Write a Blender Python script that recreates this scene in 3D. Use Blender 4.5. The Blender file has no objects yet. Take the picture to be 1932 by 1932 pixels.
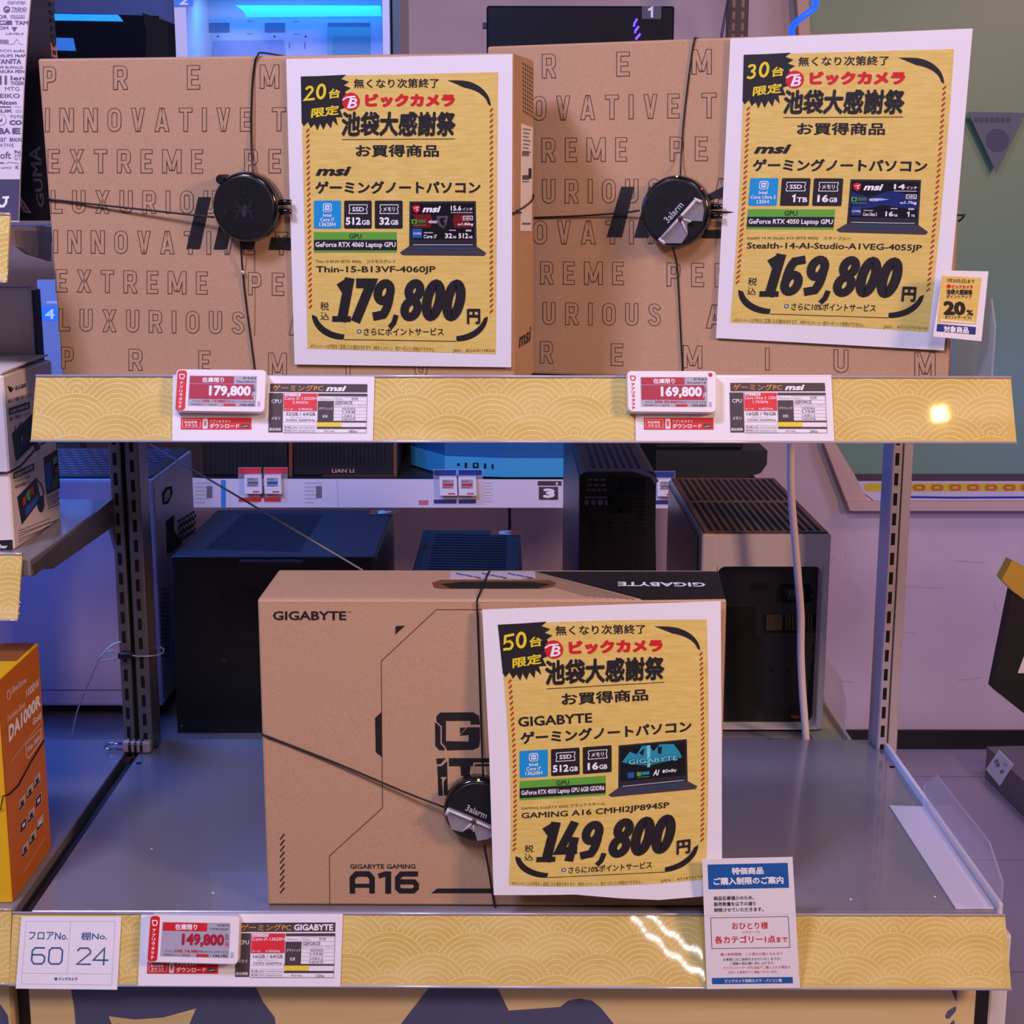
import bpy, bmesh, math, random
import numpy as np
from mathutils import Vector, Matrix
random.seed(7)
SC = bpy.context.scene
COL = SC.collection
# ------------------------------------------------------------------ camera
FPX = 2800.0
PITCH = math.atan(568 / FPX); YAW = math.atan(8 / FPX); ROLL = math.radians(0.1)
CAM = np.array([0.0, 0.0, 1.423])
_f = np.array([math.sin(YAW) * math.cos(PITCH), math.cos(YAW) * math.cos(PITCH), -math.sin(PITCH)])
_r = np.array([math.cos(YAW), -math.sin(YAW), 0.0]); _u = np.cross(_r, _f)
CR = math.cos(ROLL) * _r + math.sin(ROLL) * _u
CU = -math.sin(ROLL) * _r + math.cos(ROLL) * _u
CF = _f
cd = bpy.data.cameras.new('camera'); cam = bpy.data.objects.new('camera', cd); COL.objects.link(cam)
cd.sensor_width = 36; cd.lens = 36 * FPX / 1932; cd.clip_start = 0.02; cd.clip_end = 50
cam.matrix_world = Matrix(((CR[0], CU[0], -CF[0], CAM[0]), (CR[1], CU[1], -CF[1], CAM[1]), (CR[2], CU[2], -CF[2], CAM[2]), (0, 0, 0, 1)))
SC.camera = cam
# ------------------------------------------------------------------ world, lights, exposure
SC.view_settings.view_transform = 'Standard'; SC.view_settings.look = 'None'
SC.view_settings.gamma = 1; SC.view_settings.use_curve_mapping = False
SC.view_settings.exposure = -0.1
wd = bpy.data.worlds.new('shop_ambience'); SC.world = wd; wd.use_nodes = True
bg = wd.node_tree.nodes['Background']; bg.inputs[0].default_value = (0.60, 0.48, 0.78, 1); bg.inputs[1].default_value = 0.075

def area(name, loc, target, size, power, col, sy=None, spread=180):
    d = bpy.data.lights.new(name, 'AREA'); d.energy = power; d.color = col; d.size = size
    d.spread = math.radians(spread)
    if sy: d.shape = 'RECTANGLE'; d.size_y = sy
    o = bpy.data.objects.new(name, d); COL.objects.link(o); o.location = loc
    o.rotation_euler = (Vector(target) - Vector(loc)).to_track_quat('-Z', 'Y').to_euler()
    return o
area('ceiling_lamp_cool', (-0.95, 0.2, 2.75), (0.1, 1.4, 1.1), 0.35, 37, (0.62, 0.60, 1.0))
area('ceiling_lamp_warm', (2.0, -0.3, 2.15), (0.1, 1.6, 0.95), 0.4, 44, (1.0, 0.56, 0.36))
area('fill_light_front', (0.1, -2.6, 4.5), (0.0, 1.3, 0.8), 1.0, 72, (0.90, 0.84, 1.0))  # added frontal fill, not a known lamp; brightens panel and shelf fronts
area('ceiling_lamp_aisle', (1.7, 2.5, 2.2), (1.2, 3.8, 0.7), 0.3, 4, (1.0, 0.56, 0.60), spread=130)
area('led_blue_rear', (-0.9, 2.0, 1.75), (-0.3, 1.6, 0.8), 0.4, 13, (0.03, 0.22, 1.0))
area('fill_blue_under_shelf', (-0.66, 1.62, 1.06), (-0.6, 1.82, 0.8), 0.3, 0.3, (0.06, 0.16, 1.0), 0.04)  # added blue fill, no real strip there; tints white case and deck
area('led_blue_far', (-0.35, 2.6, 1.9), (-0.2, 3.2, 0.9), 0.6, 3.0, (0.05, 0.22, 1.0))
area('led_case_light', (-0.42, 3.09, 1.835), (-0.42, 3.19, 1.6), 0.35, 0.8, (0.03, 0.40, 1.0), 0.05)
area('led_blue_corner', (1.5, 3.0, 0.9), (1.1, 3.8, 0.3), 0.4, 2.5, (0.1, 0.2, 1.0))
area('ceiling_spot_yellow', (1.33, -1.5, 2.68), (0.4, 1.37, 1.24), 0.04, 1.2, (1.0, 0.75, 0.2))
# twisted decorative LED rope across the aisle (mirrored in the glossy rail cover)
for k in range(26):
    t = k / 25; x = 0.345 + 0.24 * t; z = 1.055 - 0.175 * t - 0.02 * math.sin(math.pi * t)
    for s in (0, 1):
        w = 0.006 * math.sin(9 * math.pi * t + s)
        area('led_rope', (x + 0.004 * s, -1.5, z + 0.05 * s + w), (x, 1.3, z), 0.007, 0.014, (0.95, 0.98, 1.0), 0.009)

# ------------------------------------------------------------------ rays from photo pixels (1932 frame)
def ray(u, v): return CF + CR * ((u - 966) / FPX) - CU * ((v - 966) / FPX)
def at(u, v, Y): d = ray(u, v); return CAM + d * (Y / d[1])
def atz(u, v, z): d = ray(u, v); return CAM + d * ((z - CAM[2]) / d[2])
def atx(u, v, x): d = ray(u, v); return CAM + d * (x / d[0])

class Surf:
    """a real plane in the room; crop = (x0, y0, scale) of the picture crop a print was measured in"""
    def __init__(s, o, n, crop=(0, 0, 1), warp=None):
        s.o = np.array(o, float); n = np.array(n, float); s.n = n / np.linalg.norm(n); s.c = crop; s.warp = warp
    def crop(s, *c): return Surf(s.o, s.n, c, s.warp)
    def __call__(s, u, v, h=0.0):
        if s.warp: u, v = s.warp(u, v)
        d = ray(s.c[0] + u / s.c[2], s.c[1] + v / s.c[2])
        o = s.o + s.n * h
        return CAM + d * (np.dot(o - CAM, s.n) / np.dot(d, s.n))
def face_y(Y): return Surf((0, Y, 0), (0, -1, 0))

# ------------------------------------------------------------------ materials
def lin(c):
    return tuple(((x / 255) / 12.92 if x / 255 <= 0.04045 else (((x / 255) + 0.055) / 1.055) ** 2.4) for x in c) + (1.0,)
MATS = {}
def mat(name, col, rough=0.6, metal=0.0, coat=0.0, noise=None, emit=0.0, trans=0.0, alpha=1.0, bump=0.0, spec=0.5):
    """noise = (scale xyz, second colour, detail)"""
    if name in MATS: return MATS[name]
    m = bpy.data.materials.new(name); m.use_nodes = True; nt = m.node_tree; b = nt.nodes['Principled BSDF']
    b.inputs['Base Color'].default_value = lin(col); b.inputs['Roughness'].default_value = rough
    b.inputs['Metallic'].default_value = metal; b.inputs['Coat Weight'].default_value = coat
    b.inputs['Coat Roughness'].default_value = 0.03; b.inputs['Specular IOR Level'].default_value = spec
    b.inputs['Transmission Weight'].default_value = trans; b.inputs['Alpha'].default_value = alpha
    if emit: b.inputs['Emission Color'].default_value = lin(col); b.inputs['Emission Strength'].default_value = emit
    if noise or bump:
        tc = nt.nodes.new('ShaderNodeTexCoord'); mp = nt.nodes.new('ShaderNodeMapping'); nz = nt.nodes.new('ShaderNodeTexNoise')
        sc = noise[0] if noise else (300, 300, 300)
        mp.inputs['Scale'].default_value = sc; nz.inputs['Scale'].default_value = 1.0
        nz.inputs['Detail'].default_value = noise[2] if noise else 3
        nt.links.new(tc.outputs['Object'], mp.inputs[0]); nt.links.new(mp.outputs[0], nz.inputs[0])
        if noise:
            rp = nt.nodes.new('ShaderNodeValToRGB'); rp.color_ramp.elements[0].position = 0.35; rp.color_ramp.elements[1].position = 0.68
            rp.color_ramp.elements[0].color = lin(noise[1]); rp.color_ramp.elements[1].color = lin(col)
            nt.links.new(nz.outputs[0], rp.inputs[0]); nt.links.new(rp.outputs[0], b.inputs['Base Color'])
        if bump:
            bp = nt.nodes.new('ShaderNodeBump'); bp.inputs['Strength'].default_value = bump; bp.inputs['Distance'].default_value = 0.002
            nt.links.new(nz.outputs[0], bp.inputs['Height']); nt.links.new(bp.outputs[0], b.inputs['Normal'])
    MATS[name] = m; return m
KRAFT = mat('kraft_board', (194, 156, 122), 0.8, noise=((600, 600, 600), (184, 145, 112), 5), bump=0.04)
KRAFTE = mat('kraft_edge', (216, 182, 150), 0.8)
INK = mat('black_ink', (28, 22, 26), 0.55)
INKL = mat('brown_ink_line', (88, 58, 52), 0.6)
PAPER = mat('white_paper', (236, 233, 238), 0.65)
GOLD = mat('gold_print', (232, 206, 118), 0.5, noise=((60, 60, 420), (222, 192, 94), 5), coat=0.1)
RED = mat('red_ink', (212, 28, 36), 0.5)
DASH = mat('brick_red_ink', (176, 62, 34), 0.5)
YEL = mat('yellow_ink', (238, 214, 40), 0.5)
WHI = mat('white_ink', (245, 244, 248), 0.6)
SKY = mat('cyan_blue_ink', (20, 150, 216), 0.5)
GRN = mat('green_ink', (98, 172, 58), 0.5)
NAVY = mat('navy_print', (84, 90, 130), 0.6)
BLUE = mat('blue_ink', (22, 92, 168), 0.5)
DBLUE = mat('deep_blue_ink', (30, 52, 130), 0.5)
GREY = mat('grey_ink', (120, 112, 124), 0.6)
LGREY = mat('light_grey_ink', (186, 182, 196), 0.6)
TAN = mat('faded_ink', (120, 98, 48), 0.6)
STRIP = mat('gold_rail_strip', (224, 200, 122), 0.6, noise=((14, 14, 60), (212, 184, 98), 4), coat=1.0, spec=0.1)
DOT = mat('pale_gold_dots', (252, 236, 176), 0.45)
STEEL = mat('brushed_steel', (150, 142, 140), 0.38, metal=0.75, noise=((4, 60, 4), (136, 128, 126), 3))
STEELD = mat('dark_steel', (58, 54, 58), 0.45, metal=0.5)
DECK = mat('grey_enamel_deck', (138, 133, 144), 0.22, metal=0.15, coat=0.3, noise=((6, 2, 6), (126, 121, 132), 3))
WSTEEL = mat('white_enamel_steel', (222, 216, 222), 0.4)
BLK = mat('black_plastic', (18, 18, 23), 0.4)
BLKG = mat('glossy_black_plastic', (10, 10, 13), 0.16, coat=0.4)
DARK = mat('dark_case_metal', (26, 28, 34), 0.42)
HOLE = mat('deep_black', (4, 4, 5), 0.9)
WCASE = mat('white_case_paint', (224, 218, 222), 0.45)
CLEAR = mat('clear_acrylic', (215, 215, 230), 0.08, alpha=0.2, spec=0.6)
CLEARM = mat('frosted_clear_plastic', (225, 218, 230), 0.12, alpha=0.2, spec=0.6)
PINKW = mat('warm_white_board', (232, 220, 220), 0.6)

# ------------------------------------------------------------------ mesh builder
GCACHE = {}
def glyph(s, res=3):
    if (s, res) in GCACHE: return GCACHE[(s, res)]
    c = bpy.data.curves.new('lettering', 'FONT'); c.body = s; c.size = 1; c.resolution_u = res
    o = bpy.data.objects.new('lettering', c); COL.objects.link(o)
    dg = bpy.context.evaluated_depsgraph_get(); me = o.evaluated_get(dg).to_mesh()
    v = np.array([(p.co.x, p.co.y) for p in me.vertices]); f = [tuple(p.vertices) for p in me.polygons]
    bpy.data.objects.remove(o); bpy.data.curves.remove(c)
    GCACHE[(s, res)] = (v, f); return v, f
def tb(x0, y0, x1, y1, dy=0): return ((x0, y1), (x1, y1 + dy), (x1, y0 + dy), (x0, y0))
L = 0.00022
class MB:
    cnt = 0
    def __init__(s): s.v = []; s.f = []; s.mi = []; s.sm = []; s.mats = []
    def _m(s, m):
        if m not in s.mats: s.mats.append(m)
        return s.mats.index(m)
    def add(s, pts, faces, m, smooth=False):
        b = len(s.v); s.v += [tuple(map(float, p)) for p in pts]; k = s._m(m)
        for f in faces: s.f.append([b + i for i in f]); s.mi.append(k); s.sm.append(smooth)
        return s
    def poly(s, pts, m): return s.add(pts, [list(range(len(pts)))], m)
    def hexa(s, p, m):
        return s.add(p, [(0, 3, 2, 1), (4, 5, 6, 7), (0, 1, 5, 4), (1, 2, 6, 5), (2, 3, 7, 6), (3, 0, 4, 7)], m)
    def box(s, x0, x1, y0, y1, z0, z1, m, bev=0.0, seg=2):
        if bev <= 0:
            return s.hexa([(x0, y0, z0), (x1, y0, z0), (x1, y1, z0), (x0, y1, z0), (x0, y0, z1), (x1, y0, z1), (x1, y1, z1), (x0, y1, z1)], m)
        return s.cbox(np.eye(3), ((x0 + x1) / 2, (y0 + y1) / 2, (z0 + z1) / 2), (x1 - x0, y1 - y0, z1 - z0), m, bev, seg)
    def cbox(s, M, c, dims, m, bev=0.002, seg=2):
        bm = bmesh.new(); bmesh.ops.create_cube(bm, size=1)
        for q in bm.verts: q.co = Vector((q.co.x * dims[0], q.co.y * dims[1], q.co.z * dims[2]))
        bmesh.ops.bevel(bm, geom=bm.edges[:], offset=bev, segments=seg, affect='EDGES', profile=0.5)
        bm.verts.index_update(); M = np.array(M); c = np.array(c)
        s.add([c + M @ np.array(q.co) for q in bm.verts], [[q.index for q in f.verts] for f in bm.faces], m); bm.free(); return s
    def prism(s, front, back, m, capb=True):
        n = len(front); fs = [list(range(n))] + ([list(range(2 * n - 1, n - 1, -1))] if capb else [])
        fs += [[(i + 1) % n, i, n + i, n + (i + 1) % n] for i in range(n)]
        return s.add(list(front) + list(back), fs, m)
    def slab(s, S, px, h0, h1, m):
        fr = [S(u, v, h1) for u, v in px]; return s.prism(fr, [p - S.n * (h1 - h0) for p in fr], m)
    def tube(s, pts, r, m, n=8, closed=False, cap=True):
        P = [np.array(p, float) for p in pts]; k = len(P); rings = []
        up = np.array([0.13, 0.21, 0.97])
        for i in range(k):
            a = P[(i - 1) % k] if (closed or i > 0) else P[i]; c = P[(i + 1) % k] if (closed or i < k - 1) else P[i]
            t = c - a; t = t / (np.linalg.norm(t) + 1e-12)
            if i == 0:
                x = np.cross(t, up)
                if np.linalg.norm(x) < 0.1: x = np.cross(t, (1, 0, 0))
            else: x = x - t * np.dot(x, t)
            x = x / np.linalg.norm(x); y = np.cross(t, x); rr = r[i] if hasattr(r, '__len__') else r
            rings += [P[i] + rr * (x * math.cos(2 * math.pi * j / n) + y * math.sin(2 * math.pi * j / n)) for j in range(n)]
        fs = []
        for i in range(k if closed else k - 1):
            for j in range(n):
                fs.append([i * n + j, i * n + (j + 1) % n, ((i + 1) % k) * n + (j + 1) % n, ((i + 1) % k) * n + j])
        if not closed and cap: fs += [list(range(n - 1, -1, -1)), list(range((k - 1) * n, k * n))]
        return s.add(rings, fs, m, True)
    def lathe(s, c, X, Y, N, prof, m, n=48):
        pts = []; fs = []; c, X, Y, N = map(np.array, (c, X, Y, N))
        for r, h in prof: pts += [c + N * h + r * (X * math.cos(2 * math.pi * j / n) + Y * math.sin(2 * math.pi * j / n)) for j in range(n)]
        for i in range(len(prof) - 1):
            for j in range(n): fs.append([i * n + j, i * n + (j + 1) % n, (i + 1) * n + (j + 1) % n, (i + 1) * n + j])
        s.add(pts, fs, m, True); return s.add(pts[-n:], [list(range(n))], m)
    # ---- flat print on a surface, coordinates in the surface's own crop
    def pol(s, S, px, m, lay=1): return s.poly([S(u, v, lay * L) for u, v in px], m)
    def rect(s, S, x0, y0, x1, y1, m, lay=1, dy=0): return s.pol(S, tb(x0, y0, x1, y1, dy), m, lay)
    def rrect(s, S, x0, y0, x1, y1, r, m, lay=1, dy=0):
        px = []
        for cx, cy, a in ((x1 - r, y0 + r, -90), (x1 - r, y1 - r, 0), (x0 + r, y1 - r, 90), (x0 + r, y0 + r, 180)):
            for k in range(4):
                t = math.radians(a + 30 * k); x = cx + r * math.cos(t); px.append((x, cy + r * math.sin(t) + dy * (x - x0) / (x1 - x0)))
        return s.pol(S, px, m, lay)
    def disc(s, S, x, y, rx, m, lay=1, ry=None, n=28):
        ry = ry or rx
        return s.pol(S, [(x + rx * math.cos(2 * math.pi * k / n), y + ry * math.sin(2 * math.pi * k / n)) for k in range(n)], m, lay)
    def stroke(s, S, pts, w, m, lay=1, closed=False, ext=0.0):
        P = [np.array(p, float) for p in pts]; P = [p for i, p in enumerate(P) if i == 0 or np.linalg.norm(p - P[i - 1]) > 1e-3]
        if len(P) < 2: return s
        k = len(P); a = []; b = []; MB.cnt = (MB.cnt + 1) % 10; hz = lay * L + MB.cnt * 1e-5
        if not closed and ext:
            d = P[0] - P[1]; P[0] = P[0] + d / np.linalg.norm(d) * ext
            d = P[-1] - P[-2]; P[-1] = P[-1] + d / np.linalg.norm(d) * ext
        for i in range(k):
            p0 = P[(i - 1) % k] if (closed or i > 0) else None; p1 = P[(i + 1) % k] if (closed or i < k - 1) else None
            ds = [d / (np.linalg.norm(d) + 1e-9) for d in ([P[i] - p0] if p0 is not None else []) + ([p1 - P[i]] if p1 is not None else [])]
            ns = [np.array([-d[1], d[0]]) for d in ds]; nn = sum(ns); l = np.linalg.norm(nn)
            nn = nn / l if l > 1e-6 else ns[0]
            mit = min(1 / max(np.dot(nn, ns[0]), 0.3), 2.2)
            a.append(P[i] + nn * w / 2 * mit); b.append(P[i] - nn * w / 2 * mit)
        for i in range(k if closed else k - 1):
            j = (i + 1) % k; s.poly([S(q[0], q[1], hz) for q in (a[i], a[j], b[j], b[i])], m)
        return s
    def text(s, S, t, q, m, lay=1, bold=0.0, shear=0.0, res=2):
        """q: corners BL, BR, TR, TL of the ink box in the surface's crop; bold in em"""
        v, f = glyph(t, res)
        if len(v) == 0: return s
        offs = [(0, 0)] if bold <= 0 else [(bold * math.cos(a), bold * math.sin(a)) for a in np.linspace(0, 2 * math.pi, 6 if bold < 0.03 else 8, endpoint=False)] + [(0, 0)]
        w = v.copy(); w[:, 0] += shear * w[:, 1]
        x0, y0 = w.min(0) - bold; x1, y1 = w.max(0) + bold
        BL, BR, TR, TL = [np.array(p, float) for p in q]
        for kk, (ox, oy) in enumerate(offs):
            pts = []; hz = lay * L + kk * 1e-5
            for x, y in w:
                a = (x + ox - x0) / (x1 - x0); b = (y + oy - y0) / (y1 - y0 + 1e-9)
                p = (1 - b) * ((1 - a) * BL + a * BR) + b * ((1 - a) * TL + a * TR)
                pts.append(S(p[0], p[1], hz))
            s.add(pts, f, m)
        return s
    def build(s, name, parent=None):
        V = np.array(s.v)
        if parent is None:
            o0 = np.array([(V[:, 0].min() + V[:, 0].max()) / 2, (V[:, 1].min() + V[:, 1].max()) / 2, V[:, 2].min()])
        else:
            r = parent
            while r.parent: r = r.parent
            o0 = np.array(r.location)
        me = bpy.data.meshes.new(name); me.from_pydata([tuple(p) for p in V - o0], [], s.f)
        for m in s.mats: me.materials.append(m)
        me.polygons.foreach_set('material_index', s.mi); me.polygons.foreach_set('use_smooth', s.sm); me.update()
        o = bpy.data.objects.new(name, me); COL.objects.link(o)
        if parent is None: o.location = o0
        else: o.parent = parent
        return o
def tag(o, label, cat, group=None):
    o['label'] = label; o['category'] = cat
    if group: o['group'] = group
    return o
def thing(name, loc, label, cat, group=None):
    o = bpy.data.objects.new(name, None); COL.objects.link(o); o.location = tuple(map(float, loc)); o.empty_display_size = 0.03
    return tag(o, label, cat, group)
def struct(o): o['kind'] = 'structure'; return o
def rot(yaw, lean, roll):
    cy, sy, cl, sl, cr, sr = math.cos(yaw), math.sin(yaw), math.cos(lean), math.sin(lean), math.cos(roll), math.sin(roll)
    return np.array([[cy, -sy, 0], [sy, cy, 0], [0, 0, 1]]) @ np.array([[1, 0, 0], [0, cl, -sl], [0, sl, cl]]) @ np.array([[cr, 0, sr], [0, 1, 0], [-sr, 0, cr]])
def smooth(pts, n=5):
    P = [np.array(p, float) for p in pts]; P = [2 * P[0] - P[1]] + P + [2 * P[-1] - P[-2]]; out = []
    for i in range(1, len(P) - 2):
        for k in range(n):
            t = k / n; a, b, c, d = P[i - 1:i + 3]
            out.append(0.5 * (2 * b + (c - a) * t + (2 * a - 5 * b + 4 * c - d) * t * t + (3 * b - a - 3 * c + d) * t ** 3))
    return out + [P[-2]]
def arc(cx, cy, rx, ry, a0, a1, n=8):
    return [(cx + rx * math.cos(math.radians(a0 + (a1 - a0) * k / n)), cy + ry * math.sin(math.radians(a0 + (a1 - a0) * k / n))) for k in range(n + 1)]

# ================================================================== the room
WY = 3.81
wallm = mat('lilac_wall_paint', (208, 188, 192), 0.7, noise=((2.2, 2.2, 3.5), (194, 172, 180), 5))
m = MB(); m.box(-3.2, 3.2, WY, WY + 0.1, 0, 3.0, wallm)
WS = face_y(WY)
for a in (((1660, 1108), (1700, 1106), (1780, 1110)), ((1700, 1196), (1716, 1192), (1728, 1198)), ((1560, 1060), (1575, 1052)), ((1582, 1284), (1612, 1288)), ((1876, 1138), (1879, 1152)), ((1800, 1058), (1860, 1062)), ((1808, 1284), (1850, 1278)), ((1594, 1042), (1597, 1050))):
    m.stroke(WS, a, 1.6, mat('scuff_mark', (176, 156, 164), 0.8), 2)
struct(m.build('wall_back'))
m = MB(); m.box(-3.2, 3.2, -1.2, WY, -0.1, 0, mat('floor_tile', (168, 158, 170), 0.38, noise=((1.5, 1.5, 1.5), (150, 138, 152), 4)))
for y in (1.6, 2.1, 2.6, 3.1, 3.6): m.box(-3.2, 3.2, y - 0.0015, y + 0.0015, 0, 0.0004, GREY)
struct(m.build('floor'))
m = MB(); m.box(-3.2, 3.2, WY - 0.012, WY, 0, 0.052, mat('black_baseboard', (18, 16, 18), 0.5)); struct(m.build('baseboard_back'))
m = MB(); m.box(-3.2, -3.1, -1.2, WY, 0, 3.0, wallm); struct(m.build('wall_left'))
# glazed notice recess in the back wall, right
g = thing('notice_window', at(1760, 930, WY - 0.03), 'big greenish glazed notice board with beige frame on the back wall', 'notice board')
B = face_y(WY - 0.01)
m = MB(); m.slab(B, [(1520, -60), (1576, 836), (1612, 895), (2300, 895), (2300, -60)], 0.0, 0.012, mat('green_glazing', (108, 142, 116), 0.4)); m.build('pane', g)
m = MB()
m.slab(B, [(1500, -60), (1555, 836), (1598, 948), (1640, 948), (1612, 895), (1576, 836), (1522, -60)], 0.0, 0.03, mat('beige_frame', (200, 168, 150), 0.6))
m.slab(B, [(1598, 946), (1604, 964), (2300, 964), (2300, 946)], 0.0, 0.04, MATS['beige_frame']); m.build('frame', g)
m = MB()
m.slab(B, [(1612, 895), (1617, 908), (2300, 908), (2300, 895)], 0.0, 0.02, mat('dark_brown_ledge', (70, 52, 50), 0.5))
m.slab(B, [(1617, 908), (1640, 947), (2300, 947), (2300, 908)], 0.0, 0.024, mat('ledge_sticker_white', (196, 190, 204), 0.6))
S = Surf((0, WY - 0.034, 0), (0, -1, 0))
m.rrect(S, 1630, 912, 2200, 927, 7, mat('sticker_yellow', (206, 182, 30), 0.5), 2)
for k in range(9):
    x = 1722 + 34 * k
    m.rrect(S, x, 914, x + 24, 926, 5, mat('sticker_orange', (190, 104, 22), 0.5), 3); m.rrect(S, x + 7, 918, x + 17, 922, 2, MATS['sticker_yellow'], 4)
m.stroke(S, [(1662, 937), (1800, 939), (2200, 937)], 4, DBLUE, 2); m.stroke(S, [(1650, 946), (2200, 946)], 2, DASH, 3); m.stroke(S, [(1628, 930), (1650, 946)], 2, DASH, 3)
m.build('ledge', g)
m = MB(); S = face_y(WY - 0.05)
m.slab(S, [(1826, 211), (1936, 213), (1880, 326)], 0, 0.002, mat('pennant_grey_blue', (96, 106, 120), 0.7)); S = S = Surf((0, WY - 0.052, 0), (0, -1, 0))
for k in range(7): m.rect(S, 1838 + 10 * k, 222, 1846 + 10 * k, 231, mat('pennant_print', (74, 78, 104), 0.7), 2)
m.disc(S, 1882, 265, 22, MATS['pennant_print'], 2)
tag(m.build('pennant'), 'triangular grey blue pennant hanging in front of the green notice board', 'pennant')

# ================================================================== gondola: uprights
def upright(name, xl, xr, y0, y1, z1, rows, m_, label, group, side):
    g = thing(name, ((xl + xr) / 2, (y0 + y1) / 2, 0), label, 'shelf upright', group)
    m = MB(); m.box(xl, xr, y0, y1, 0, z1, m_, 0.0015, 1); m.build('channel', g)
    m = MB(); xc = (xl + xr) / 2
    for z in rows: m.box(xc - 0.0022, xc + 0.0022, y0 - 0.0004, y0 + 0.004, z - 0.0072, z + 0.0072, HOLE)
    m.build('slot_row', g)
    return g
rows = [0.6 + 0.0236 * k for k in range(34)]
upright('shelf_upright', -0.4585, -0.4455, 1.685, 1.73, 1.40, rows, STEEL, 'slotted steel upright, outer one of the pair left of the cartons', 'slotted shelf uprights', 0)
upright('shelf_upright', -0.4405, -0.4245, 1.685, 1.73, 1.40, [r - 0.008 for r in rows], STEEL, 'slotted steel upright, inner one of the pair left of the cartons', 'slotted shelf uprights', 0)
g = upright('shelf_upright', 0.4438, 0.4555, 1.69, 1.735, 1.40, rows, mat('pale_grey_steel', (196, 184, 196), 0.4, metal=0.3), 'single slotted pale upright right of the white cable', 'slotted shelf uprights', 1)
m = MB(); m.box(0.4575, 0.4592, 1.70, 1.735, 0, 1.40, STEELD); m.box(0.4592, 0.4705, 1.70, 1.735, 0, 1.40, MATS['pale_grey_steel'], 0.001, 1); m.build('side_channel', g)
m = MB(); m.box(-0.4455, -0.4405, 1.70, 1.73, 0, 1.39, HOLE); tag(m.build('joint_strip'), 'thin black joint strip between the two left steel uprights', 'joint strip')

def rail_dots(m, TL, TR, BL, BR, S, skip=()):
    W = np.linalg.norm(TR - TL); H = np.linalg.norm(BL - TL); X = (TR - TL) / W; Y = (TL - BL) / H
    R = 0.0385; dy = 0.0193; nr = 8
    cols = int(W / (2 * R)) + 3; pts = []
    for j in range(-1, 8):
        for i in range(-1, cols):
            cx = i * 2 * R + (R if j % 2 else 0); cy = -j * dy + 0.004
            for k in range(1, nr + 1):
                r = R * k / nr - 0.0012; n = max(4, int(math.pi * r / 0.0021))
                for q in range(n + 1):
                    t = math.pi * q / n; x = cx + r * math.cos(t); y = cy + r * math.sin(t)
                    if not (0.002 < x < W - 0.002 and -H + 0.002 < y < -0.002): continue
                    if any((x - cx - s_ * R) ** 2 + (y - cy + d_ * dy) ** 2 < R * R for d_, ss in ((1, (-1, 1)), (2, (-2, 0, 2))) for s_ in ss): continue
                    if any(a < x / W < b for a, b in skip): continue
                    pts.append((x, y))
    r = 0.00052
    for x, y in pts:
        c = TL + X * x + Y * y + S.n * L
        m.poly([c - X * r - Y * r, c + X * r - Y * r, c + X * r + Y * r, c - X * r + Y * r], DOT)
def rail_plane(TL, TR, BL):
    n = np.cross(TR - TL, BL - TL); n = n / np.linalg.norm(n)
    if n[1] > 0: n = -n
    return Surf(TL, n)
def make_rail(g, q, Yt, Yb, skip=(), dots=True):
    TL, TR, BR, BL = at(*q[0], Yt), at(*q[1], Yt), at(*q[2], Yb), at(*q[3], Yb)
    S = rail_plane(TL, TR, BL); P = [S(*p) for p in q]
    m = MB(); m.prism(P, [p - S.n * 0.003 for p in P], STRIP)
    if dots: rail_dots(m, P[0], P[1], P[3], P[2], S, skip)
    pr = m.build('price_rail', g)
    m = MB(); T = S.n * 0.0012; up = np.array([0, 0, 0.002])
    for a, b in ((P[0], P[1]), (P[3], P[2])):
        m = MB(); m.tube([a + T * 0.3, b + T * 0.3], 0.0013, mat('clear_rail_edge', (190, 188, 206), 0.15, metal=0.2), 6); m.build('rail_edge', pr)
    return S
# lower display shelf
ZL = 0.79; ZU = 1.257
g = thing('display_shelf', (0, 1.5, ZL - 0.04), 'lowest display shelf, wide grey deck behind a gold price rail', 'shelf')
m = MB(); m.box(-0.439, 0.453, 1.268, 1.69, ZL - 0.038, ZL, DECK, 0.001, 1); m.box(-0.42, 0.44, 1.69, 1.722, ZL - 0.038, ZL, DECK)
for u, v in ((1683, 1447), (262, 1440)):
    c = atz(u, v, ZL); m.lathe(c, (1, 0, 0), (0, 1, 0), (0, 0, 1), [(0.0035, 0.0001), (0.0034, 0.0004)], HOLE, 12)
for u, v in ((1605, 1697), (1764, 1692), (286, 1602), (402, 1685)):
    c = atz(u, v, ZL); m.lathe(c, (1, 0, 0), (0, 1, 0), (0, 0, 1), [(0.0012, 0.0001), (0.0009, 0.0005)], PAPER, 8)
m.build('deck', g)
m = MB(); m.box(0.453, 0.4575, 1.268, 1.69, ZL - 0.04, ZL + 0.008, WSTEEL, 0.001, 1); m.build('side_lip', g)
m = MB(); m.box(-0.4505, -0.4395, 1.272, 1.684, ZL - 0.05, ZL - 0.010, STEELD); m.build('bracket', g)
RL = make_rail(g, [(24, 1722), (1896, 1726), (1908, 1866), (16, 1858)], 1.262, 1.244, skip=((0.012, 0.1), (0.13, 0.32), (0.69, 0.79)))
# upper display shelf
g = thing('display_shelf', (0, 1.53, ZU - 0.03), 'upper display shelf carrying two large kraft cartons, gold price rail', 'shelf')
m = MB(); m.box(-0.439, 0.456, 1.376, 1.684, ZU - 0.03, ZU, DECK, 0.001, 1); m.build('deck', g)
RU = make_rail(g, [(68, 709), (1907, 712), (1918, 835), (58, 832)], 1.372, 1.354, skip=((0.145, 0.345), (0.62, 0.82)))
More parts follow.
